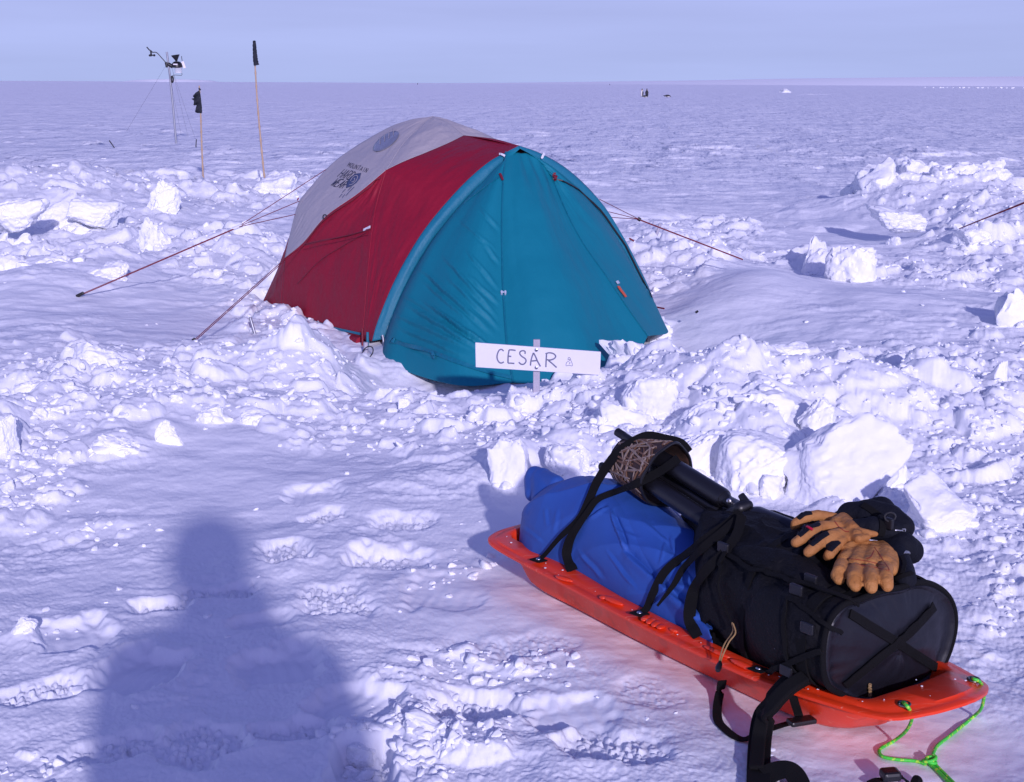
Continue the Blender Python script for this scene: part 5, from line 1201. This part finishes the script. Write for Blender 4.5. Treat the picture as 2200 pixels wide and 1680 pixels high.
# ---------------------------------------------------------------- bamboo flag poles
def bamboo(name,pts,Y,r,label):
    p=catmull([PY(a,b,Y) for a,b in pts],14); base=p[-1]
    root=empty(name,tuple(base),label,'flag pole'); rr=[r*(1-.25*(1-i/(len(p)-1)))*(1.35 if i%5==3 else 1) for i in range(len(p))]
    mk('pole',*tube(p,rr,10),M['bamboo'],root); return root
Y2=19.25
fp2=bamboo('flag_pole',[(548,140),(553,220),(560,300),(567,370),(576,446)],Y2,.013,'tall bamboo pole with a furled black flag wrapped round its top')
P2_=[(546,88),(547,100),(549,115),(550,128),(552,139)]; mb=MB()
pts=[PY(a,b,Y2) for a,b in [(546,87),(546.5,92),(547,104),(548,118),(549,130),(551,140)]]
V_,F_=tube(catmull(pts,5),list(np.interp(np.linspace(0,1,26),[0,.06,.15,.5,.85,1],[.010,.020,.018,.026,.032,.036])),14)
V_=[Vector(v)+Vector((.004*math.sin(i*2.1),.006*math.cos(i*1.3),0)) for i,v in enumerate(V_)]; mk('furled_flag',V_,F_,M['flag'],fp2)
Y1=21.6
fp1=bamboo('flag_pole',[(428,184),(429,200),(431,240),(433,300),(435,350),(438,412)],Y1,.013,'short bamboo pole flying a torn black flag, left of the taller one')
zx=lambda a,b:((250+a/3.36)*.8594,(60+b/3.36)*.8594)
ou=[(835,555),(805,575),(778,608),(800,618),(768,628),(790,645),(785,683),(812,680),(806,705),(797,738),(820,748),(858,748),(856,700),(850,640),(843,590)]
V=[];pl=resample(np.array(ou+[ou[0]],float),61)[:-1]; n=len(pl); c=np.array([828,660.])
for k in range(6):
    for q in pl:
        e=c+(q-c)*(1-k/6); a,b=zx(*e); w=.03*math.sin((e[1])*.09+e[0]*.05)*min(1,abs(e[0]-845)/40); V.append(PY(a,b,Y1-.02+w))
a,b=zx(*c); V.append(PY(a,b,Y1-.02)); Fc=[(5*n+i,5*n+(i+1)%n,6*n) for i in range(n)]
for k in range(5):
    for i in range(n): Fc.append((k*n+i,k*n+(i+1)%n,k*n+n+(i+1)%n,k*n+n+i))
o=mk('torn_flag',V,Fc,M['flag'],fp1); solid(o,.006,0)
mk('flag_tie',*tube([PY(428,190,Y1)+Vector((0,-.02,0)),PY(431,193,Y1)],.012,8),M['flag'],fp1)
# ---------------------------------------------------------------- weather station
YW=37.5; zy=lambda a,b,Y=None:PY((350+a/6.22)*.8594,(100+b/6.22)*.8594,Y or YW)
ws=empty('weather_station',tuple(zy(565,1640)),'weather station with wind vane, rain funnel and white shield on a leaning metal mast','weather station')
mk('mast',*tube([zy(416,185),zy(470,600),zy(520,1100),zy(568,1660)],.027,12),M['alu'],ws)
mk('mast_bracket',*tube([zy(405,345),zy(425,425)],.04,10),M['black'],ws); mk('mast_bracket',*tube([zy(430,370),zy(510,415)],.05,8),M['black'],ws)
arm=mk('sensor_arm',*tube(catmull([zy(410,360),zy(330,270),zy(270,205),zy(235,190),zy(195,192)],8),.011,8),M['black'],ws)
mk('vane_hub',*tube([zy(165,160),zy(175,235)],.022,8),M['black'],arm)
mk('wind_vane',*box(zy(128,135),(zy(150,158)-zy(105,105))/2,(0,.01,0),(zy(150,140)-zy(128,150))*.35),M['black'],arm)
mk('vane_pointer',*tube([zy(150,155),zy(195,190)],.014,6),M['black'],arm)
for dx,dy in ((155,240),(220,238),(178,236)):
    V_,F_=ico(2); mk('anemometer_cup',V_*np.array([.034,.034,.03])+np.array(zy(dx,dy)),F_,M['black'],arm)
mk('cup_spoke',*tube([zy(155,240),zy(220,238)],.008,6),M['black'],arm)
ft=zy(549,235);fb=zy(568,330)
mk('rain_funnel',*tube([fb,fb.lerp(ft,.25),ft,ft+(ft-fb)*.02],[.025,.04,.112,.108],20),M['black'],ws)
c=zy(575,385); 
V=[];prof=[(.05,.085),(.09,.07),(.125,.03),(.138,-.01),(.138,-.06),(.12,-.075)]
o=mk('collector_body',*tube([c+Vector((0,0,z)) for r,z in prof],[r for r,z in prof],24),M['black'],ws); mk('body_label',*box(c+Vector((-.01,-.135,.01)),(.055,0,0),(0,.008,0),(0,0,.014)),M['offwhite'],o,False)
c2=zy(597,468); 
for k in range(5): mk('shield_plate',*tube([c2+Vector((0,0,.07-.03*k)),c2+Vector((0,0,.052-.03*k))],[.11-.004*k,.09],18),M['offwhite'],ws)
sp=zy(680,385); mk('solar_panel',*box(sp,Vector((.032,0,.006)),(0,.02,0),(zy(662,338)-zy(698,440))*.5),M['offwhite'],ws,False)
mk('antenna',*tube([zy(645,250),zy(655,325)],.008,6),M['black'],ws)
mk('cable',*tube(catmull([zy(648,500),zy(650,545),zy(600,548),zy(540,545),zy(495,560)],6),.006,6),M['black'],ws)
mk('cable_coil',*tube([zy(500+16*math.cos(t),612+46*math.sin(t)) for t in [2*math.pi*i/20 for i in range(20)]],.022,8,True),M['black'],ws)
for a,b,c_,d in ((400,400,-210,1420),(500,440,745,1500),(505,470,860,1540),(440,430,640,1480)):
    mk('guy_wire',*tube([zy(a,b),zy(c_,d,36.5)],.0018,5),M['cord'] if 0 else M['black'],ws)
# ---------------------------------------------------------------- stakes
def stake(a,b,Y,r,m,label,name='snow_stake',cat='stake',sub=.12):
    A=PY(*a,Y);B=PY(*b,Y); d=(B-A).normalized(); base=B
    o=mk(name,*tube([A,A+d*.003,B+d*sub],[r*.8,r,r],8),M[m],None,True,tuple(base)); return tag(o,label,cat)
stake((273*.8594,351*.8594),(283*.8594,365*.8594),35,.013,'black','short black stake leaning over far left on the plain')
stake((422,299),(420.5,319),36,.013,'black','short upright black stake right of the weather station mast')
stake((46,627),(62,655),10.9,.010,'alu','thin silver stake leaning in the snow at the far left, below the mounds')
stake((537,681),(542,698),9.2,.010,'alu','short silver stake in the snow bank left of the tent corner')
stake((1418,481),(1412,500),13.6,.014,'greypost','dark metal stake standing behind the right guy line')
stake((1879,553),(1880,562),12.6,.012,'redtab','small red stake beside the broad snow block right of the tent')
stake((1494,672),(1500,668),9.6,.008,'black','tiny black peg lying in the smooth hollow right of the tent','tent_peg','peg',.0)
stake((786,735),(786,752),8.75,.016,'greypost','grey stake with a black cord loop at the front left tent corner')
# far right guy line of a neighbouring tent
o=MB()
q0=PY(2061,491,13.3);q1=PY(2204,433,12.6); q2=q1+(q1-q0)*1.2
o.add(tube([q0,q1,q2],.0045,6)); o=o.build('guy_line',M['cord'],None,True,tuple(q0)); tag(o,'dark red guy line entering from the right edge above the snow pile','guy line')
o2=mk('line_return',*tube([q0,q1+Vector((0,0,-.010)),q2+Vector((0,0,-.02))],.0045,6),M['cord'],o)
# ---------------------------------------------------------------- penguins
def revolve(prof,c,ax,seg=18,sq=1.,bend=None):
    pass
M['pblack']=mat('penguin_black',(.008,.009,.014),.6); M['pwhite']=mat('penguin_white',(.75,.72,.68),.7); M['pyel']=mat('penguin_cheek',(.6,.4,.12),.7)
def penguin(px,py,hpx,label,lying=False,face=0.,group=None):
    g=G(px,py,0); g.z=tz(g.x,g.y); s=(g.y*math.cos(P))/F; h=hpx*s
    if not lying:
        prof=[(0,.06),(.03,.13),(.12,.17),(.3,.19),(.5,.175),(.66,.14),(.78,.09),(.83,.062),(.87,.06),(.92,.066),(.96,.058),(.99,.03),(1.0,.004)]
        axp=[Vector((0,-.03*math.sin(z*3),z)) for z,r in prof]
    else:
        prof=[(0,.01),(.04,.05),(.14,.12),(.32,.165),(.5,.17),(.66,.14),(.76,.09),(.82,.065),(.88,.068),(.94,.055),(.985,.028),(1.,.004)]
        axp=[Vector((-(z-.5),0,.15+.04*math.sin(z*3.1)+(.08*max(0,z-.75)/.25))) for z,r in prof]
    ax2=catmull(axp,4); rr=np.interp(np.linspace(0,len(prof)-1,len(ax2)),range(len(prof)),[r for z,r in prof]); seg=20
    V_,F_=tube(ax2,list(rr),seg); V_=np.array([tuple(v) for v in V_]); c,s_=math.cos(face),math.sin(face)
    V2=V_.copy(); V2[:,0]=V_[:,0]*c-V_[:,1]*s_; V2[:,1]=V_[:,0]*s_+V_[:,1]*c
    o=mk('penguin',V2*h*(1. if not lying else 1.)+np.array(g),F_,[M['pblack'],M['pwhite'],M['pyel']],None,True,tuple(g)); tag(o,label,'penguin',group)
    ctr=[sum((V_[i] for i in f),np.zeros(3))/len(f) for f in F_]; mi=[]
    for q in ctr:
        if not lying: w=(1 if (q[1]<-.035-.02*0 and q[2]<.76 and abs(q[0])<.13) else (2 if (.76<q[2]<.86 and abs(q[0])>.03 and q[1]<.02) else 0))
        else: w=1 if q[2]<.13 and q[0]>-.3 else 0
        mi.append(w)
    o.data.polygons.foreach_set('material_index',mi)
    def part(nm,pts,rs,m='pblack',fl=1.):
        P_=[]
        for q in pts: P_.append(Vector((q[0]*c-q[1]*s_,q[0]*s_+q[1]*c,q[2]))*h+g)
        mk(nm,*tube(P_,[r*h for r in rs],8),M[m],o)
    if not lying:
        part('beak',[(0,-.08,.925),(0,-.15,.915),(0,-.18,.90)],[.018,.010,.003])
        for sx in (-1,1): part('flipper',[(sx*.14,0,.68),(sx*.20,.01,.5),(sx*.21,.03,.33)],[.025,.035,.012]); part('foot',[(sx*.07,-.02,.02),(sx*.08,-.14,.02)],[.03,.03])
        part('tail',[(0,.12,.10),(0,.2,.02)],[.05,.02])
    else:
        part('beak',[(-.48,0,.27),(-.56,0,.255)],[.018,.004])
        for sy in (-1,1): part('flipper',[(-.2,sy*.13,.18),(-.02,sy*.21,.08),(.1,sy*.22,.02)],[.03,.03,.012])
        part('tail',[(.45,0,.12),(.58,0,.06)],[.05,.015])
    return o
penguin(1379.5,207.,16.5,'standing penguin with its pale chest showing, left of the pair',False,-.9)
penguin(1389.5,207.5,17,'standing penguin seen dark from behind, right of the pair',False,2.6)
penguin(1385,210,13.5,'penguin lying on its belly at the feet of the standing pair',True,.15)
penguin(1433,209,15.5,'lone penguin lying on its belly right of the standing pair',True,0.05)
for i,(a,b) in enumerate([(1046,178.4),(897,180.5),(1310,181.6)]):
    g=G(a,b+1.2,0); V_,F_=rock(820+i,(.5,.4,1.4),2,3); o=mk('distant_marker',V_+np.array([g.x,g.y,.5]),F_,M['flag'],None,True,tuple(g)); tag(o,['tiny dark speck on the horizon above the tent roof','tiny dark speck on the plain above the white tent roof','tiny dark speck on the horizon left of the penguins'][i],'marker')
# ---------------------------------------------------------------- the person whose shadow falls on the foreground: stands behind the viewpoint
hx,hy=0.035,-.17
per=empty('person',(hx,hy-.05,tz(hx,hy)),'person in a thick hooded parka holding a camera, casting the foreground shadow','person')
J=lambda x,y,z:Vector((hx+x,hy+y,z))
body=organic('body',[[(J(-.02,.0,1.73),.150),(J(-.02,-.01,1.69),.150),(J(-.01,-.03,1.56),.085),(J(0,-.04,1.48),.10)],
  [(J(-.22,-.05,1.38),.11),(J(0.02,-.05,1.45),.12),(J(.26,-.05,1.38),.11)],
  [(J(-.10,-.05,1.36),.12),(J(-.10,-.05,1.1),.14),(J(-.10,-.05,.85),.16),(J(-.10,-.05,.70),.15)],[(J(.10,-.05,1.36),.12),(J(.10,-.05,1.1),.14),(J(.10,-.05,.85),.16),(J(.10,-.05,.70),.15)],
  [(J(0,-.05,1.35),.13),(J(0,-.05,.75),.17)],
  [(J(-.24,-.05,1.38),.10),(J(-.25,.0,1.10),.085),(J(-.235,.05,1.10),.08),(J(-.11,.12,1.48),.042)],
  [(J(.28,-.05,1.38),.10),(J(.32,.0,1.10),.085),(J(.28,.05,1.10),.08),(J(.11,.12,1.48),.042)],
  [(J(-.13,-.05,.75),.13),(J(-.15,-.03,.45),.10),(J(-.16,-.05,.10),.085)],[(J(.13,-.05,.75),.13),(J(.15,-.03,.45),.10),(J(.16,-.05,.10),.085)],
  [(J(-.16,-.08,.05),.07),(J(-.17,.12,.03),.055)],[(J(.16,-.08,.05),.07),(J(.17,.12,.03),.055)]],M['parka'],per,.018,3)
organic('fur_ruff',[[(J(-.02+.11*math.cos(t),.06,1.69+.12*math.sin(t)),.028) for t in [2*math.pi*i/14 for i in range(15)]]],M['flag'],per,.012,2)
for s_ in (-1,1):
    ch=[[(J(s_*.115,.12,1.50),.045),(J(s_*.085,.13,1.56),.04)]]
    for k in range(4): ch.append([(J(s_*.085,.14,1.585-.022*k),.013),(J(s_*(.060),.158,1.590-.022*k),.012),(J(s_*(.035+.004*k),.152,1.588-.022*k),.010)])
    ch.append([(J(s_*.09,.12,1.54),.015),(J(s_*.07,.10,1.525),.013),(J(s_*.05,.10,1.53),.011)])
    organic('mitten_hand',ch,M['glovefab'],per,.004,2)
cam_o=bevel(mk('camera_body',*box(Vector((0.03,-.075,1.585)),(.07,0,0),(0,.03,0),(0,0,.042)),M['black'],None,False,(.03,-.075,1.585)),.008)
tag(cam_o,'black camera held at the eye by the person behind the foreground','camera')
mk('lens_barrel',*tube([Vector((0.0,-.06,1.592)),Vector((0.0,-.022,1.599))],.034,24),M['black'],cam_o)
# ---------------------------------------------------------------- camera, sun, sky
cd=bpy.data.cameras.new('camera'); cam=bpy.data.objects.new('camera',cd); C.objects.link(cam)
cd.sensor_width=36; cd.lens=F/2200*36; cd.clip_end=30000; cd.clip_start=.02
f=ray(CX,CY).normalized(); rt=(ray(CX+100,CY)-ray(CX,CY)).normalized(); upv=rt.cross(f)
cam.matrix_world=Matrix(((rt.x,upv.x,-f.x,0),(rt.y,upv.y,-f.y,0),(rt.z,upv.z,-f.z,H),(0,0,0,1)))
bpy.context.scene.camera=cam
SEL=math.radians(19); SAZ=math.radians(-12.3)     # direction the light travels: forward-left
ld=Vector((math.sin(SAZ)*math.cos(SEL),math.cos(SAZ)*math.cos(SEL),-math.sin(SEL)))
sl=bpy.data.lights.new('sun','SUN'); sl.energy=SUN_E; sl.angle=math.radians(1.3); sl.color=SUN_C
so=bpy.data.objects.new('sun',sl); C.objects.link(so); so.rotation_euler=(-ld).to_track_quat('Z','Y').to_euler(); so.location=(3,-8,6)
w=bpy.data.worlds.new('World'); bpy.context.scene.world=w; w.use_nodes=True; nt=w.node_tree
bg=nt.nodes['Background']; bg.inputs['Strength'].default_value=.12
sk=N(nt,'ShaderNodeTexSky'); sk.sky_type='NISHITA'; sk.sun_disc=False; sk.sun_elevation=SEL
sk.sun_rotation=math.atan2(-ld.x,-ld.y); sk.air_density=1.0; sk.dust_density=.3; sk.ozone_density=2.5; sk.altitude=100
mx=N(nt,'ShaderNodeMix',data_type='RGBA',blend_type='MULTIPLY'); mx.inputs['Factor'].default_value=1; mx.inputs[7].default_value=(*SKY_T,1)
nt.links.new(sk.outputs[0],mx.inputs[6])
# bright haze low over the ice, thin streaks of high cloud above it
tc=N(nt,'ShaderNodeTexCoord'); sx=N(nt,'ShaderNodeSeparateXYZ'); nt.links.new(tc.outputs['Generated'],sx.inputs[0])
rp=N(nt,'ShaderNodeValToRGB'); el=rp.color_ramp.elements; rp.color_ramp.interpolation='B_SPLINE'
el[0].position=0; el[0].color=(1,1,1,1); el[1].position=.55; el[1].color=(0,0,0,1); e=el.new(.14); e.color=(.95,.95,.95,1); e=el.new(.3); e.color=(.42,.42,.42,1)
nt.links.new(sx.outputs[2],rp.inputs['Fac'])
vr=N(nt,'ShaderNodeValToRGB'); el=vr.color_ramp.elements; el[0].position=0; el[0].color=(*[c/10 for c in HZ0],1); el[1].position=.16; el[1].color=(*[c/10 for c in HZ1],1)
nt.links.new(sx.outputs[2],vr.inputs['Fac'])
vs=N(nt,'ShaderNodeVectorMath',operation='SCALE'); vs.inputs['Scale'].default_value=10; nt.links.new(vr.outputs['Color'],vs.inputs[0])
m2=N(nt,'ShaderNodeMix',data_type='RGBA'); nt.links.new(rp.outputs['Color'],m2.inputs['Factor']); nt.links.new(mx.outputs[2],m2.inputs[6]); nt.links.new(vs.outputs[0],m2.inputs[7])
mp=N(nt,'ShaderNodeMapping'); mp.inputs['Scale'].default_value=(1.3,1.3,16); mp.inputs['Location'].default_value=(.3,.2,.5); mp.inputs['Rotation'].default_value=(0,.012,0)
no=N(nt,'ShaderNodeTexNoise',Scale=1.7,Detail=5.,Roughness=.5); nt.links.new(tc.outputs['Generated'],mp.inputs['Vector']); nt.links.new(mp.outputs['Vector'],no.inputs['Vector'])
cr=N(nt,'ShaderNodeMapRange'); cr.inputs['From Min'].default_value=.35; cr.inputs['From Max'].default_value=.68; cr.inputs['To Min'].default_value=.95; cr.inputs['To Max'].default_value=1.07
nt.links.new(no.outputs['Fac'],cr.inputs['Value']); m3=N(nt,'ShaderNodeVectorMath',operation='SCALE'); nt.links.new(m2.outputs[2],m3.inputs[0]); nt.links.new(cr.outputs[0],m3.inputs['Scale'])
nt.links.new(m3.outputs[0],bg.inputs['Color'])
sc=bpy.context.scene; sc.view_settings.view_transform='Standard'; sc.view_settings.look='None'; sc.view_settings.exposure=EXPO; sc.view_settings.gamma=1
sc.render.resolution_x=1024; sc.render.resolution_y=782; sc.render.engine='CYCLES'
print('done',time.time()-T0)
